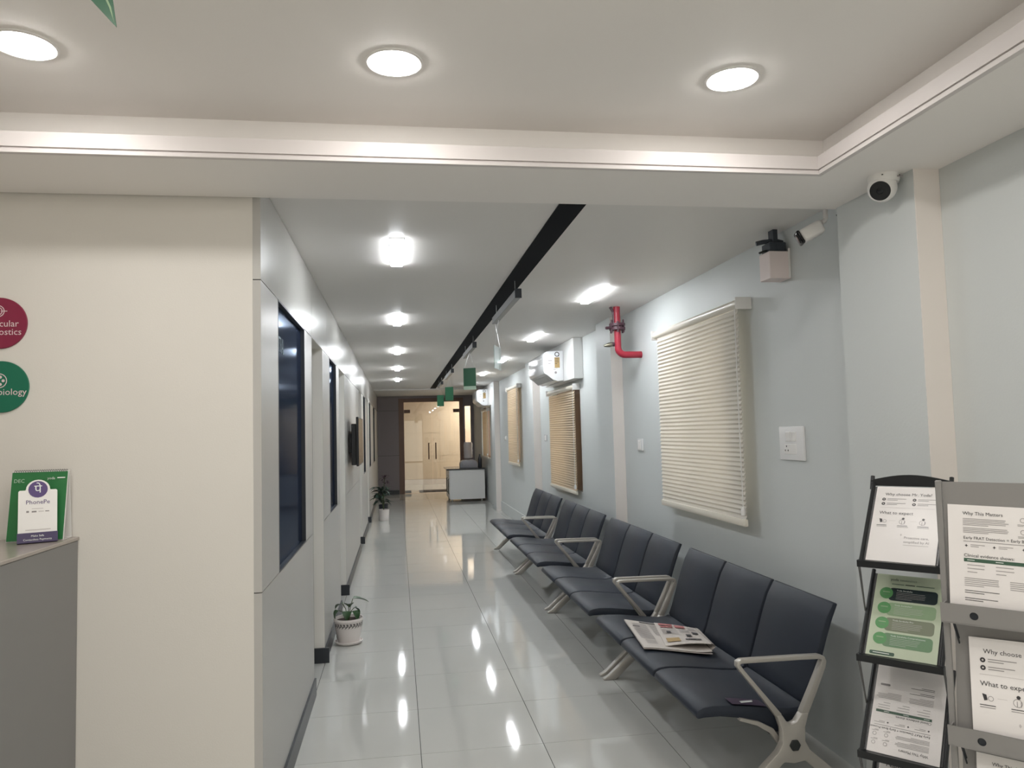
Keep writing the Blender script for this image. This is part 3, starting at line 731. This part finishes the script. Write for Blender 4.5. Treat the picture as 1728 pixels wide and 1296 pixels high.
# ------------------------------------------------------------------ hanging signs under the black strip
def hsign(y0, y1, kind, label):
    xc = .785
    t = thing('hanging_sign', label, 'hanging sign', (xc, (y0+y1)/2, 2.42), 0, 'signs hung under the black ceiling strip')
    MB().box(xc-.02, xc+.02, y0, y1, 2.405, 2.46).bevel(.003, 1).build('header_bar', m_gmetal, t)
    MB().box(xc-.0215, xc+.0215, y0-.012, y0, 2.402, 2.463).build('end_cap', m_skirt, t)
    for yy in (y0+.12, y1-.12): MB().tube([(xc, yy, 2.46), (xc, yy, ZC-.005)], .0015, 5).build('hanger_wire', m_wire, t)
    pz1, pz0 = (2.21, 2.03) if kind == 'clear' else (2.245, 2.04)
    yc = (y0+y1)/2
    if kind == 'clear': a = math.radians(-19); hw = .13; yc = 5.85
    else: a = math.radians(66); hw = .07 if y0 < 10 else .065
    RZ = Matrix.Translation((xc, yc, 0)) @ Matrix.Rotation(a, 4, 'Z')
    pm = m_acryl if kind == 'clear' else m_green
    MB().box(-.0025, .0025, -hw, hw, pz0, pz1).xform(RZ).build('panel', pm, t)
    for s_ in (-1, 1):
        p = RZ @ Vector((0, s_*hw*.8, pz1)); q = Vector((xc, min(yc+s_*(hw*.8 if kind == 'clear' else .05), y1-.02), 2.405))
        MB().tube([tuple(p), tuple(q)], .0013, 5).build('hanger_wire', m_wire, t)
    if kind != 'clear' and y0 < 10:
        MB().box(-.004, .004, -hw, hw, pz0-.03, pz0+.008).xform(RZ).build('bottom_strip', m_greenl, t)
hsign(4.78, 5.98, 'clear', 'nearest hanging sign, a clear acrylic panel on a grey bar')
hsign(7.6, 8.75, 'green', 'second hanging sign, a green panel near the window wall lights')
hsign(10.75, 12.2, 'green', 'third hanging sign, small green panel before the end door')
hsign(13.3, 14.4, 'green', 'farthest hanging sign, dark green panel in front of the glass door')

# green dangler hung from the lobby ceiling, only its tip in view
dg = thing('ceiling_dangler', 'dark green pointed dangler at the top left edge of the photo', 'dangler', (-.58, 1.6, 2.387))
RZ = Matrix.Translation((-.557, 1.6, 2.387)) @ Matrix.Rotation(math.radians(-14), 4, 'Z') @ Matrix.Rotation(math.radians(-25), 4, 'Y')
MB().prism([(0, 0), (.03, .10), (.03, .18), (-.03, .18), (-.03, .10)], -.0008, .0008, 'y').xform(RZ).build('card', m_green, dg)
MB().prism([(.0, .012), (.008, .045), (.008, .15), (.004, .15), (.004, .046)], -.0012, .0012, 'y').xform(RZ).build('print', m_inkl2, dg)
MB().tube([tuple(RZ @ Vector((0, 0, .18))), (-.63, 1.6, ZT)], .001, 5).build('thread', m_wire, dg)

# ------------------------------------------------------------------ television on the panelled wall
tv = thing('television', 'black wall television seen almost edge on along the panelled wall', 'television', (-.44, 8.45, 1.24))
MB().box(-.478, -.425, 8.03, 8.92, 1.235, 1.665).bevel(.006, 1).build('back_housing', m_tv, tv)
MB().box(-.425, -.40, 7.97, 8.98, 1.225, 1.735).bevel(.004, 1).build('bezel', m_tv, tv)
MB().box(-.4005, -.399, 7.985, 8.965, 1.24, 1.72).build('screen', m_tvscr, tv)
MB().box(XL+.001, -.478, 8.25, 8.7, 1.36, 1.56).build('wall_bracket', m_skirt, tv)

# ------------------------------------------------------------------ plants
def leaf_mesh(L, W, droop, fold=.15, heart=False, n=6):
    b = MB()
    def f(u, v):
        s = (v-.5)*2
        wd = math.sin(math.pi*min(1, u**.7 if heart else u**.85))*(1-.25*u)*W
        if heart and u < .25: wd *= 1.1
        x = u*L*(1-.25*droop*u); z = -droop*L*u*u*.6 + abs(s)*wd*fold
        return (x, s*wd*.5, z)
    b.grid(f, n, 4)
    return b
def leaf(parent, base, az, el_, L, W, droop, m, heart=False):
    b = leaf_mesh(L, W, droop, heart=heart)
    b.xform(Matrix.Translation(base) @ Matrix.Rotation(az, 4, 'Z') @ Matrix.Rotation(-el_, 4, 'Y'))
    return b.build('leaf', m, parent)
PX, PY = -.385, 5.86
p1 = thing('potted_plant', 'small heart leaved plant in a white pot with a black patterned band', 'potted plant', (PX, PY, 0))
MB().lathe([(0, 0), (.082, 0), (.098, .008), (.104, .022), (.099, .024), (.09, .014), (0, .012)], (PX, PY, 0), 32).build('saucer', m_pot, p1)
pp = MB().lathe([(0, .0125), (.078, .0125), (.088, .05), (.099, .12), (.104, .165), (.109, .172), (.109, .188), (.101, .188), (.098, .165), (.09, .155), (0, .152)], (PX, PY, 0), 40).build('pot', m_pot, p1)
MB().lathe([(0, .158), (.092, .158), (.0955, .168), (0, .170)], (PX, PY, 0), 32).build('soil', m_soil, p1)
bd = MB()
for k in range(26):                         # zig-zag leaf pattern on the band
    a = 2*math.pi*k/26
    for (da, z0, z1) in ((0, .128, .146), (.12, .136, .158), (.06, .150, .160), (.18, .124, .130)):
        r0 = .1012+(.1035-.0995)*((z0-.12)/.045)
        pts = []
        for (aa, zz) in ((a+da-.045, z0), (a+da+.03, z0+.002), (a+da+.055, z1), (a+da-.015, z1-.002)):
            rr_ = .0997+.0050*((zz-.12)/.045)+.0006
            pts.append(bd.bm.verts.new((PX+rr_*math.cos(aa), PY+rr_*math.sin(aa), zz)))
        bd.bm.faces.new(pts)
bd.build('pattern_band', m_potblk, pp)
for (az, h, out, L, W, d) in ((-165, .075, .07, .10, .11, 1.2), (150, .115, .05, .09, .085, .6), (15, .085, .045, .095, .10, 1.1), (25, .15, .035, .15, .10, .4), (-35, .07, .05, .085, .085, 1.1), (-100, .07, .03, .075, .075, 1.0), (90, .11, .03, .08, .08, .6)):
    a = math.radians(az); bx0 = Vector((PX, PY, .165)); tip = Vector((PX+out*math.cos(a), PY+out*math.sin(a), .17+h))
    MB().tube([bx0, (bx0+tip)/2+Vector((0, 0, .025)), tip], .003, 6).build('stem', m_stem, p1)
    leaf(p1, tip, a, math.radians(10-35*d), L, W, d, m_leaf, True)
PX, PY = -.268, 14.0
p2 = thing('potted_plant', 'bushy dark green plant in a plain white pot by the far panelled wall', 'potted plant', (PX, PY, 0))
MB().lathe([(0, 0), (.082, 0), (.096, .19), (.1, .2), (.093, .2), (.088, .17), (0, .165)], (PX, PY, 0), 28).build('pot', m_pot, p2)
MB().lathe([(0, .168), (.0875, .168), (.088, .178), (0, .18)], (PX, PY, 0), 24).build('soil', m_soil, p2)
for k in range(5):
    a = k*1.3; MB().tube([(PX, PY, .17), (PX-.02+.02*math.cos(a), PY+.03*math.sin(a), .35), (PX-.05+.06*math.cos(a), PY+.06*math.sin(a), .5)], .006, 6).build('stem', m_stem, p2)
for k in range(44):
    a = k*2.399; h = .30+.30*((k*7) % 44)/44
    leaf(p2, (PX-.045+.03*math.cos(a), PY+.03*math.sin(a), h), a, math.radians(random.uniform(5, 55)), random.uniform(.16, .25), .085, random.uniform(.5, 1.1), m_leafd)
PX, PY = -.30, 15.2
p3 = thing('potted_plant', 'dark purple leaved plant standing behind the bushy green plant', 'potted plant', (PX, PY, 0))
MB().lathe([(0, 0), (.08, 0), (.094, .17), (.098, .18), (.09, .18), (.086, .15), (0, .147)], (PX, PY, 0), 28).build('pot', m_skirt, p3)
MB().lathe([(0, .15), (.085, .15), (.085, .16), (0, .162)], (PX, PY, 0), 24).build('soil', m_soil, p3)
MB().tube([(PX, PY, .15), (PX+.01, PY, .45), (PX+.03, PY, .72)], .007, 6).build('stem', m_stem, p3)
for k in range(14):
    a = k*2.399; leaf(p3, (PX+.03+.01*math.cos(a), PY+.01*math.sin(a), .58+.012*k), a, math.radians(random.uniform(0, 60)), random.uniform(.11, .17), .055, random.uniform(.3, 1.0), m_leafr)

# ------------------------------------------------------------------ cabinet and water dispenser
cb = thing('cabinet', 'white low cabinet with a dark top at the end of the corridor', 'cabinet', (1.53, 17.6, 0))
MB().box(1.145, 1.93, 17.05, 18.2, .06, .715).bevel(.003, 1).build('body', m_cab, cb)
MB().box(1.07, 1.94, 17.03, 18.22, .7155, .745).bevel(.004, 1).build('worktop', m_cabtop, cb)
for y0_, y1_ in ((17.06, 17.62), (17.63, 18.19)):
    dd = MB().box(1.127, 1.144, y0_, y1_, .07, .55).bevel(.002, 1).build('door', m_cab, cb)
    MB().box(1.126, 1.144, y0_, y1_, .555, .71).bevel(.002, 1).build('drawer', m_cab, cb)
    MB().tube([(1.127, y0_+.06, .18), (1.105, y0_+.06, .20), (1.105, y0_+.06, .50), (1.127, y0_+.06, .52)], .008, 8).build('handle', m_bolt, dd)
for xx in (1.19, 1.86):
    for yy in (17.12, 18.12): MB().lathe([(0, 0), (.022, 0), (.018, .06), (0, .06)], (xx, yy, 0), 14).build('foot', m_hinge, cb)
wd_ = thing('water_dispenser', 'grey rounded dispenser base holding an upturned water bottle', 'water dispenser', (1.58, 17.45, .745))
pts = [(1.40, .746)]
for k in range(0, 10): a = math.radians(180-k*10); pts.append((1.50+.10*math.cos(a), .82+.10*math.sin(a)))
for k in range(0, 10): a = math.radians(90-k*10); pts.append((1.70+.10*math.cos(a), .82+.10*math.sin(a)))
pts.append((1.80, .746))
MB().prism(pts, 17.3, 17.6, 'y').bevel(.01, 2, 60).build('base', m_disp, wd_)
MB().lathe([(0, .915), (.04, .915), (.04, .94), (.10, .965), (.105, 1.0), (.098, 1.03), (.105, 1.06), (.098, 1.10), (.105, 1.14), (.098, 1.18), (.105, 1.22), (.105, 1.29), (.09, 1.33), (0, 1.335)], (1.6, 17.45, 0), 28).build('bottle', m_bottle, wd_)
MB().tube([(1.47, 17.3, .84), (1.47, 17.265, .84), (1.47, 17.255, .80)], .01, 8).build('tap', m_hinge, wd_)
fk = tag(MB().lathe([(0, 0), (.044, 0), (.048, .01), (.048, .17), (.04, .21), (.025, .25), (.02, .30), (0, .30)], (1.875, 17.5, .7455), 20).build('thermos_flask', m_skirt), 'dark flask on the cabinet beside the water dispenser', 'flask')

# ------------------------------------------------------------------ reception counter and what stands on it
ct = thing('reception_counter', 'grey reception counter at the bottom left, against the cream wall', 'counter', (-1.6, 1.7, 0))
MB().box(-2.1, -1.162, .3, YF-.002, 0, 1.184).bevel(.002, 1).build('body', m_counter, ct)
MB().box(-2.12, -1.157, .28, YF-.001, 1.1845, 1.197).bevel(.002, 1).build('worktop', m_ctop, ct)
ZK = 1.1975
# desk calendar: A-shaped, comb bound at the top
ca = thing('desk_calendar', 'green desk calendar standing behind the white payment card', 'calendar', (-1.272, 2.955, ZK), math.radians(3))
hw, hh, dp = .092, .243, .055
def slab(name, m, p0, p1, th, parent, wid):
    d = Vector(p1)-Vector(p0); n = Vector((d.y, -d.x)).normalized()*th
    a, b = Vector(p0), Vector(p1)
    return MB().prism([tuple(a), tuple(b), tuple(b+n), tuple(a+n)], -wid, wid, 'x').build(name, m, parent, True)
slab('back_board', m_white, (.034, 0), (.006, hh), .002, ca, hw)
slab('front_board', m_white, (-.045, 0), (-.002, hh), .0025, ca, hw)
MB().box(-hw, hw, -.043, .034, 0, .002).build('base', m_white, ca, True)
slab('page', m_calgr, (-.0478, .003), (-.0048, hh-.002), .0015, ca, hw-.002)
rg = MB()
for k in range(24):
    x = -hw+.008+k*(2*hw-.016)/23
    rg.tube([(x, .004+.009*math.cos(a_), hh-.004+.009*math.sin(a_)) for a_ in [math.radians(t_) for t_ in range(0, 361, 45)]], .0009, 4, False)
rg.build('comb_binding', m_skirt, ca, True)
P = Print().text(m_greenl, .010, .205, 'DEC', .018).text(m_inkwh, .118, .214, 'yoda', .013).lines(m_inkwh, .150, .217, .026, 1, .01, .004)
ang = math.atan2(hh-.005, .043)
P.attach(ca, .0008, Matrix.Translation((-hw, -.0494, .003)) @ Matrix.Rotation(ang, 4, 'X'), 'print')
# payment card on a stand (its code is left blank)
qa = math.atan2(.094, .073)
qr = thing('payment_card_stand', 'white payment card with a purple round badge and purple foot on the counter', 'card stand', (-1.240, 2.862, ZK), math.radians(24))
qh, qw, lean = .205, .058, .045
RQ = Matrix.Translation((0, -.01, .002)) @ Matrix.Rotation(math.radians(90-12), 4, 'X')
cardp = [(-qw, .03), (qw, .03), (qw, .178), (qw-.004, .182), (.038, .182)]
for k in range(0, 13): a = math.radians(0+15*k); cardp.append((.036*math.cos(a), .184+.034*math.sin(a)))
cardp += [(-.038, .182), (-qw+.004, .182), (-qw, .178)]
MB().prism(cardp, 0, .003, 'z').xform(RQ).build('card', m_white, qr, True)
MB().prism([(-qw-.002, .0), (qw+.002, .0), (qw+.002, .034), (-qw-.002, .034)], -.004, .0075, 'z').xform(RQ).build('foot', m_purpd, qr, True)
MB().box(-qw, qw, -.004, .012, 0, .004).build('stand_base', m_purpd, qr, True)
P = Print().disc(m_purple, 0, .184, .029).text(m_inkwh, 0, .172, 'पे', .040, 'CENTER', .001).text(m_purple, 0, .133, 'PhonePe', .0205, 'CENTER')
P.lines(m_inkl, -.018, .116, .036, 1, .004, .0022).rect(m_inkg, -.034, .104, .008, .006).rect(m_inkg, -.018, .104, .014, .005).rect(m_inkl, .002, .105, .016, .003).rect(m_inkg, .022, .105, .012, .003)
P.lines(m_inkl, -.036, .042, .075, 1, .004, .0035)
P.attach(qr, .0032, RQ, 'print')
P = Print().text(m_inkwh, 0, .0195, 'Make Safe', .0095, 'CENTER').text(m_inkwh, 0, .007, 'Contactless Payments', .0095, 'CENTER')
P.attach(qr, .0076, RQ, 'print')
tr = thing('clear_tray', 'small clear tray of oddments behind the payment card', 'tray', (-1.42, 2.86, ZK))
MB().box(-1.51, -1.40, 2.80, 2.93, ZK, ZK+.004).box(-1.51, -1.506, 2.80, 2.93, ZK, ZK+.03).box(-1.404, -1.40, 2.80, 2.93, ZK, ZK+.03).box(-1.51, -1.40, 2.80, 2.804, ZK, ZK+.03).box(-1.51, -1.40, 2.926, 2.93, ZK, ZK+.03).build('tray_body', m_acryl, tr)
for k in range(9):
    MB().lathe([(0, 0), (.009, .002), (.011, .009), (.006, .016), (0, .018)], (-1.495+.04*(k % 3), 2.825+.035*(k//3), ZK+.005), 8).build('oddment', [m_ctop, m_inkg, m_brass][k % 3], tr)
tag(MB().box(-1.45, -1.295, 2.62, 2.72, ZK, ZK+.022).bevel(.008, 3).build('card_reader', m_white), 'white flat device at the left edge of the counter top', 'device')

# ------------------------------------------------------------------ round wall signs
def wallsign(cx, cz, m, lines_, label, icon):
    t = thing('round_sign', label, 'sign', (cx, YF, cz), 0, 'round department signs on the cream wall')
    MB().lathe([(0, 0), (.0945, 0), (.0945, .006), (.093, .008), (0, .008)], (0, 0, 0), 56, Matrix.Rotation(math.radians(90), 4, 'X')).build('disc', m, t, True)
    P = Print(); y_ = -.013 if len(lines_) == 2 else -.030
    for s_ in lines_: P.text(m_signtx, 0, y_, s_, .0335, 'CENTER'); y_ -= .0305
    if icon == 'heart':
        P.ring(m_signtx, -.003, .044, .022, .003).ring(m_signtx, -.003, .044, .015, .003).rect(m_signtx, .006, .043, .022, .0025)
    else:
        P.ring(m_signtx, -.005, .022, .027, .003)
        for a in range(5): P.disc(m_signtx, -.005+.014*math.cos(a*1.257), .022+.014*math.sin(a*1.257), .0055)
    P.attach(t, .0085, Matrix.Rotation(math.radians(90), 4, 'X'), 'lettering')
wallsign(-1.437, 1.984, m_maroon, ['Molecular', 'Diagnostics'], 'round maroon department sign above the green one', 'heart')
wallsign(-1.428, 1.75, m_teal, ['Microbiology'], 'round green department sign below the maroon one', 'cells')

# ------------------------------------------------------------------ brochure sheets
def sheet_choose(w, h):
    P = Print(); s = w/.21
    P.text(m_ink, .03*s, h-.036*s, 'Why choose Mr. Yoda?', .0155*s)
    for (cx, cy_) in ((.028, .052), (.028, .070), (.125, .052), (.125, .070)):
        P.disc(m_ink, cx*s, h-cy_*s, .0058*s).disc(m_inkl, cx*s, h-cy_*s, .0022*s, .0008).lines(m_inkg, (cx+.011)*s, h-(cy_-.002)*s, .06*s, 2, .0055*s, .0018*s)
    P.rect(m_inkl, .02*s, h-.086*s, w-.04*s, .001*s)
    P.text(m_ink, .02*s, h-.112*s, 'What to expect', .0165*s)
    for k, cx in enumerate((.033, .098, .160)):
        y_ = h-.138*s
        if k == 0: P.poly(m_ink, [((cx-.010)*s, y_+.008*s), ((cx-.001)*s, y_+.006*s), ((cx+.001)*s, y_-.006*s), ((cx-.006)*s, y_-.008*s)]).ring(m_inkg, (cx+.008)*s, y_-.002*s, .006*s, .0012*s)
        else: P.disc(m_ink, cx*s, y_+.010*s, .0042*s).ring(m_inkg, (cx-.002)*s, y_-.003*s, .0095*s, .0012*s).rect(m_inkg, (cx-.004)*s, y_-.011*s, .0014*s, .012*s).rect(m_inkg, (cx+.004)*s, y_-.011*s, .0014*s, .012*s)
        P.lines(m_ink, (cx-.016)*s, y_-.019*s, .034*s, 1, .005*s, .0018*s).lines(m_inkg, (cx-.016)*s, y_-.024*s, .036*s, 1, .005*s, .0015*s)
        if k < 2: P.rect(m_inkl, (cx+.022)*s, y_, .02*s, .0008*s)
    P.text(m_inkg, .108*s, h-.205*s, 'Proactive care,', .0125*s).text(m_inkg, .108*s, h-.221*s, 'simplified by AI', .0125*s).lines(m_inkl, .108*s, h-.230*s, .08*s, 1, .005*s, .0022*s)
    P.poly(m_inkl, [(.098*s, h-.186*s), (.101*s, h-.191*s), (.098*s, h-.196*s), (.095*s, h-.191*s)])
    return P
def sheet_matters(w, h):
    P = Print(); s = w/.21
    P.text(m_ink, .033*s, h-.024*s, 'Why This Matters', .0115*s)
    P.lines(m_inkg, .033*s, h-.034*s, .098*s, 5, .0038*s, .0013*s).lines(m_inkg, .033*s, h-.056*s, .098*s, 4, .0038*s, .0013*s)
    for cx in (.158, .193):
        for cy_ in (.030, .058): P.ring(m_inkg, cx*s, h-cy_*s, .0058*s, .0011*s).lines(m_inkg, (cx-.011)*s, h-(cy_+.011)*s, .022*s, 2, .003*s, .0011*s)
    P.text(m_ink, .033*s, h-.083*s, 'Early FRAT Detection = Early Brain Protection', .0098*s).lines(m_inkg, .033*s, h-.089*s, .165*s, 1, .004*s, .0013*s)
    for cx in (.039, .098, .158):
        c, y_ = cx*s, h-.099*s; r = .004*s
        P.poly(m_ink, [(c+(r if k % 2 == 0 else r*.38)*math.cos(math.pi*k/4), y_+(r if k % 2 == 0 else r*.38)*math.sin(math.pi*k/4)) for k in range(8)], .0006)
        P.lines(m_inkg, (cx+.009)*s, h-.097*s, .032*s, 2, .0042*s, .0012*s)
    P.text(m_ink, .033*s, h-.126*s, 'Clinical evidence shows:', .0108*s)
    P.rect(m_inkgr, .033*s, h-.138*s, .165*s, .0085*s)
    for cx in (.04, .100, .158): P.rect(m_inkwh, cx*s, h-.1345*s, .016*s, .0016*s, .0007).lines(m_inkg, cx*s, h-.146*s, .038*s, 3, .0085*s, .0014*s)
    for cx in (.033, .128): P.lines(m_inkg, cx*s, h-.178*s, .075*s, 5, .0045*s, .0013*s)
    P.lines(m_ink, .033*s, h-.208*s, .075*s, 2, .005*s, .0014*s).lines(m_ink, .033*s, h-.226*s, .07*s, 2, .005*s, .0014*s)
    P.pill(m_inkg, .165*s, h-.226*s, .03*s, .007*s, .003*s)
    return P
def sheet_packages(w, h):
    P = Print(); s = w/.21
    P.text(m_inkte, .045*s, h-.022*s, 'yoda', .013*s).text(m_inkgr, .074*s, h-.022*s, 'DIAGNOSTICS', .008*s)
    P.lines(m_inkgr, .05*s, h-.036*s, .04*s, 1, .004*s, .0024*s).lines(m_inkte, .092*s, h-.036*s, .03*s, 1, .004*s, .003*s).lines(m_inkgr, .126*s, h-.036*s, .06*s, 1, .004*s, .0024*s)
    for k, (m, nm) in enumerate(((m_inkte, 'Yoda Suraksha'), (m_inkl2, 'Yoda Suraksha+'), (m_inkbr, 'Yoda Suraksha Pro'), (m_inkgn, 'Yoda Suraksha Comprehensive'))):
        y_ = h-(.096+k*.0545)*s
        P.pill(m, .045*s, y_, .148*s, .047*s, .012*s, .0004)
        P.disc(m_inkcirc, .037*s, y_+.026*s, .021*s, .0007).rect(m_inkl2, .026*s, y_+.028*s, .022*s, .004*s, .0009).rect(m_inkgn, .028*s, y_+.019*s, .018*s, .003*s, .0009)
        P.text(m_inkwh, .068*s, y_+.036*s, nm, .0082*s).lines(m_inkl, .068*s, y_+.030*s, .09*s, 5, .0056*s, .0009*s)
    P.pill(m_inkgr, .012*s, .004*s, .075*s, .012*s, .004*s).rect(m_inkwh, .022*s, .009*s, .05*s, .0025*s, .0007)
    return P
def sheet_plain(w, h, word):
    P = Print(); s = w/.21
    P.text(m_ink, .02*s, h-.03*s, word, .024*s).lines(m_inkg, .02*s, h-.05*s, .15*s, 8, .011*s, .002*s)
    return P
def brochure(parent_mx, w, h, label, maker, paper=m_paper, flip=False, grp='brochures in the racks', bow=0.0):
    def top(z):
        def f(u, v): return (u*w, v*h, z-bow*max(0, v-.7)**2)
        return f
    b = MB().box(0, w, 0, h, -.0012, 0)
    o = b.build('brochure', paper, None)
    o.matrix_world = parent_mx
    tag(o, label, 'brochure', grp)
    P = maker(w, h)
    P.attach(o, .0002, (Matrix.Translation((w, h, 0)) @ Matrix.Rotation(math.pi, 4, 'Z')) if flip else None, 'print')
    return o

# ------------------------------------------------------------------ black zig-zag brochure rack
HD = math.radians(50)
rdir = Vector((math.cos(HD), -math.sin(HD), 0)); ndir = Vector((-math.sin(HD), -math.cos(HD), 0))
def rackroot(name, label, cat, ox, oy):
    return thing(name, label, cat, (ox, oy, 0), -HD)       # local x = right along the rack, local -y = towards the viewer
BKX, BKY, BW = 1.530, 2.365, .238
bk = rackroot('brochure_rack', 'black zig-zag brochure rack with clear framed pockets, behind the grey one', 'brochure rack', BKX, BKY)
KM = Matrix.Translation((BKX, BKY, 0)) @ Matrix.Rotation(-HD, 4, 'Z')
lev = [1.075, .78, .487, .194]
dpt, hgt = .188, .237
adv = [0, -.055, -.095, -.135]                 # each lower pocket stands a little further forward
for k, z in enumerate(lev):
    y0_ = adv[k]; b = MB()
    for x in (0, BW): b.tube([(x, y0_, z), (x, y0_+dpt*1.04, z+hgt*1.04)], .0065, 8)
    b.box(-.008, BW+.008, y0_-.016, y0_+.010, z-.016, z+.006)
    fo = b.build('pocket_frame', m_rackblk, bk, True)
    mxp = Matrix.Translation((0, y0_, z)) @ Matrix.Rotation(math.atan2(hgt, dpt), 4, 'X')
    LL = math.hypot(dpt, hgt)
    MB().box(.004, BW-.004, 0, LL, -.006, -.003).xform(mxp).build('back_panel', m_rackblk, fo, True)
    MB().box(.006, BW-.006, .004, LL*.97, .0055, .0065).xform(mxp).build('clear_cover', m_film, fo, True)
    if k < 3:
        for x in (-.006, BW+.006):
            for dx in (0, .014):
                MB().tube([(x, y0_-.006+dx, z-.012), (x, adv[k+1]+dpt*.5+dx*.3, lev[k+1]+hgt*.52)], .0022, 6).build('strut', m_rackrod, bk, True)
hp = [(-.01, lev[0]+hgt+.002)]
for k in range(13): u = k/12; hp.append((-.01+(BW+.02)*u, lev[0]+hgt+.022+.020*math.sin(math.pi*u)))
hp.append((BW+.01, lev[0]+hgt+.002))
MB().prism(hp, dpt*1.02, dpt*1.02+.012, 'y').build('arched_header', m_rackblk, bk, True)
for x in (-.006, BW+.006): MB().tube([(x, dpt*1.0, lev[0]+hgt-.01), (x, dpt*1.1, lev[0]+hgt+.035)], .007, 8).build('top_knob', m_rackblk, bk, True)
MB().tube([(0, -.135, .188), (0, -.16, .008), (0, .30, .008), (0, .05, .30)], .008, 8).tube([(BW, -.135, .188), (BW, -.16, .008), (BW, .30, .008), (BW, .05, .30)], .008, 8).tube([(0, .30, .008), (BW, .30, .008)], .008, 8).build('base_frame', m_rackblk, bk, True)
mk = [sheet_choose, sheet_packages, sheet_matters, lambda w, h: sheet_plain(w, h, 'Name')]
lb = ['white brochure with a What to expect heading in the top pocket of the black rack', 'pale green package list in the second pocket of the black rack', 'white brochure standing upside down in the third pocket of the black rack', 'white form headed Name in the lowest pocket of the black rack']
for k, z in enumerate(lev):
    mxp = KM @ Matrix.Translation((.015, adv[k], z+.004)) @ Matrix.Rotation(math.atan2(hgt, dpt), 4, 'X') @ Matrix.Translation((0, .003, .001))
    brochure(mxp, .209, .293, lb[k], mk[k], m_papg if k == 1 else m_paper, flip=(k == 2))

# ------------------------------------------------------------------ grey metal brochure rack, nearer
GX, GY, GW = 1.352, 1.742, .262
gk = rackroot('brochure_rack', 'grey metal brochure rack with round finger holes, at the right edge', 'brochure rack', GX, GY)
KG = Matrix.Translation((GX, GY, 0)) @ Matrix.Rotation(-HD, 4, 'Z')
for x in (0, GW): MB().box(x-.008, x+.006, -.002, .012, .03, 1.388).bevel(.002, 1).build('upright', m_rackgry, gk, True)
glev = [1.047, .751, .455, .159]
for k, z in enumerate(glev):
    ytop, ztop = (.006, 1.385) if k == 0 else (.055, z+.272)
    MB().prism([(.004, z), (.007, z), (ytop+.003, ztop), (ytop, ztop)], .007, GW-.007, 'x').build('back_sheet', m_rackgry, gk, True)
    # front lip with a finger hole (ring of quads round the hole)
    b = MB(); hx, hz, hr = .066, z+.017, .0095; N = 16
    x0, x1, z0, z1 = -.006, GW+.006, z-.004, z+.042
    outer = []
    for q in range(N):
        a = 2*math.pi*q/N; dx, dz = math.cos(a), math.sin(a)
        tx = ((x1-hx) if dx > 0 else (hx-x0))/max(abs(dx), 1e-6); tz = ((z1-hz) if dz > 0 else (hz-z0))/max(abs(dz), 1e-6); t_ = min(tx, tz)
        outer.append((hx+dx*t_, hz+dz*t_))
    cor = [(x1, z1), (x0, z1), (x0, z0), (x1, z0)]
    for yy in (-.030, -.027):
        vi = [b.bm.verts.new((hx+hr*math.cos(2*math.pi*q/N), yy, hz+hr*math.sin(2*math.pi*q/N))) for q in range(N)]
        vo = [b.bm.verts.new((px_, yy, pz_)) for px_, pz_ in outer]
        vc = [b.bm.verts.new((px_, yy, pz_)) for px_, pz_ in cor]
        for q in range(N):
            q2 = (q+1) % N; f_ = [vi[q], vi[q2], vo[q2], vo[q]]
            p1_, p2_ = outer[q], outer[q2]
            e1 = (abs(p1_[0]-x1) < 1e-6, abs(p1_[0]-x0) < 1e-6); e2 = (abs(p2_[0]-x1) < 1e-6, abs(p2_[0]-x0) < 1e-6)
            if e1 != e2:
                cxv = x1 if (e1[0] or e2[0]) else x0; czv = z1 if (p1_[1]+p2_[1])/2 > hz else z0
                ci = cor.index((cxv, czv)); f_ = [vi[q], vi[q2], vo[q2], vc[ci], vo[q]]
            b.bm.faces.new(f_)
    b.build('front_lip', m_rackgry, gk, True, False)
    MB().box(.004, GW-.004, -.0262, -.0245, z-.003, z+.036).build('hole_shade', m_skirt, gk, True)  # dark strip stands for the shade inside the pocket behind the hole
    MB().box(x0, x1, -.030, .006, z-.006, z-.003).build('pocket_floor', m_rackgry, gk, True)
    MB().box(.0, .003, -.028, .006, z-.004, z+.042).box(GW-.003, GW, -.028, .006, z-.004, z+.042).build('pocket_side', m_rackgry, gk, True)
    if k < 3:
        for dx in (0, .010): MB().tube([(.012, .006+dx, z-.006), (.016, .05+dx, z-.075)], .0022, 6).build('strut', m_skirt, gk, True)
MB().box(-.02, GW+.02, -.10, .16, 0, .03).bevel(.004, 1).build('base', m_rackgry, gk, True)
gmk = [sheet_matters, sheet_choose, sheet_matters, sheet_choose]
glb = ['white brochure headed Why This Matters in the top pocket of the grey rack', 'white brochure with a What to expect heading in the second pocket of the grey rack', 'white brochure in the third pocket of the grey rack, at the bottom right corner', 'white brochure in the lowest pocket of the grey rack']
gdx = [.012, .046, .040, .03]
gtop = [.285, .255, .27, .26]
for k, z in enumerate(glev):
    y1_, z1_ = (.004, z+.26) if k == 0 else (.038, z+.262)
    ang = math.atan2(z1_-z, y1_+.012)
    mxp = KG @ Matrix.Translation((gdx[k], -.014, z-.002)) @ Matrix.Rotation(ang, 4, 'X') @ Matrix.Rotation(math.radians((-1, 1.5, 0, 0)[k]), 4, 'Z')
    brochure(mxp, .21, gtop[k], glb[k], gmk[k])
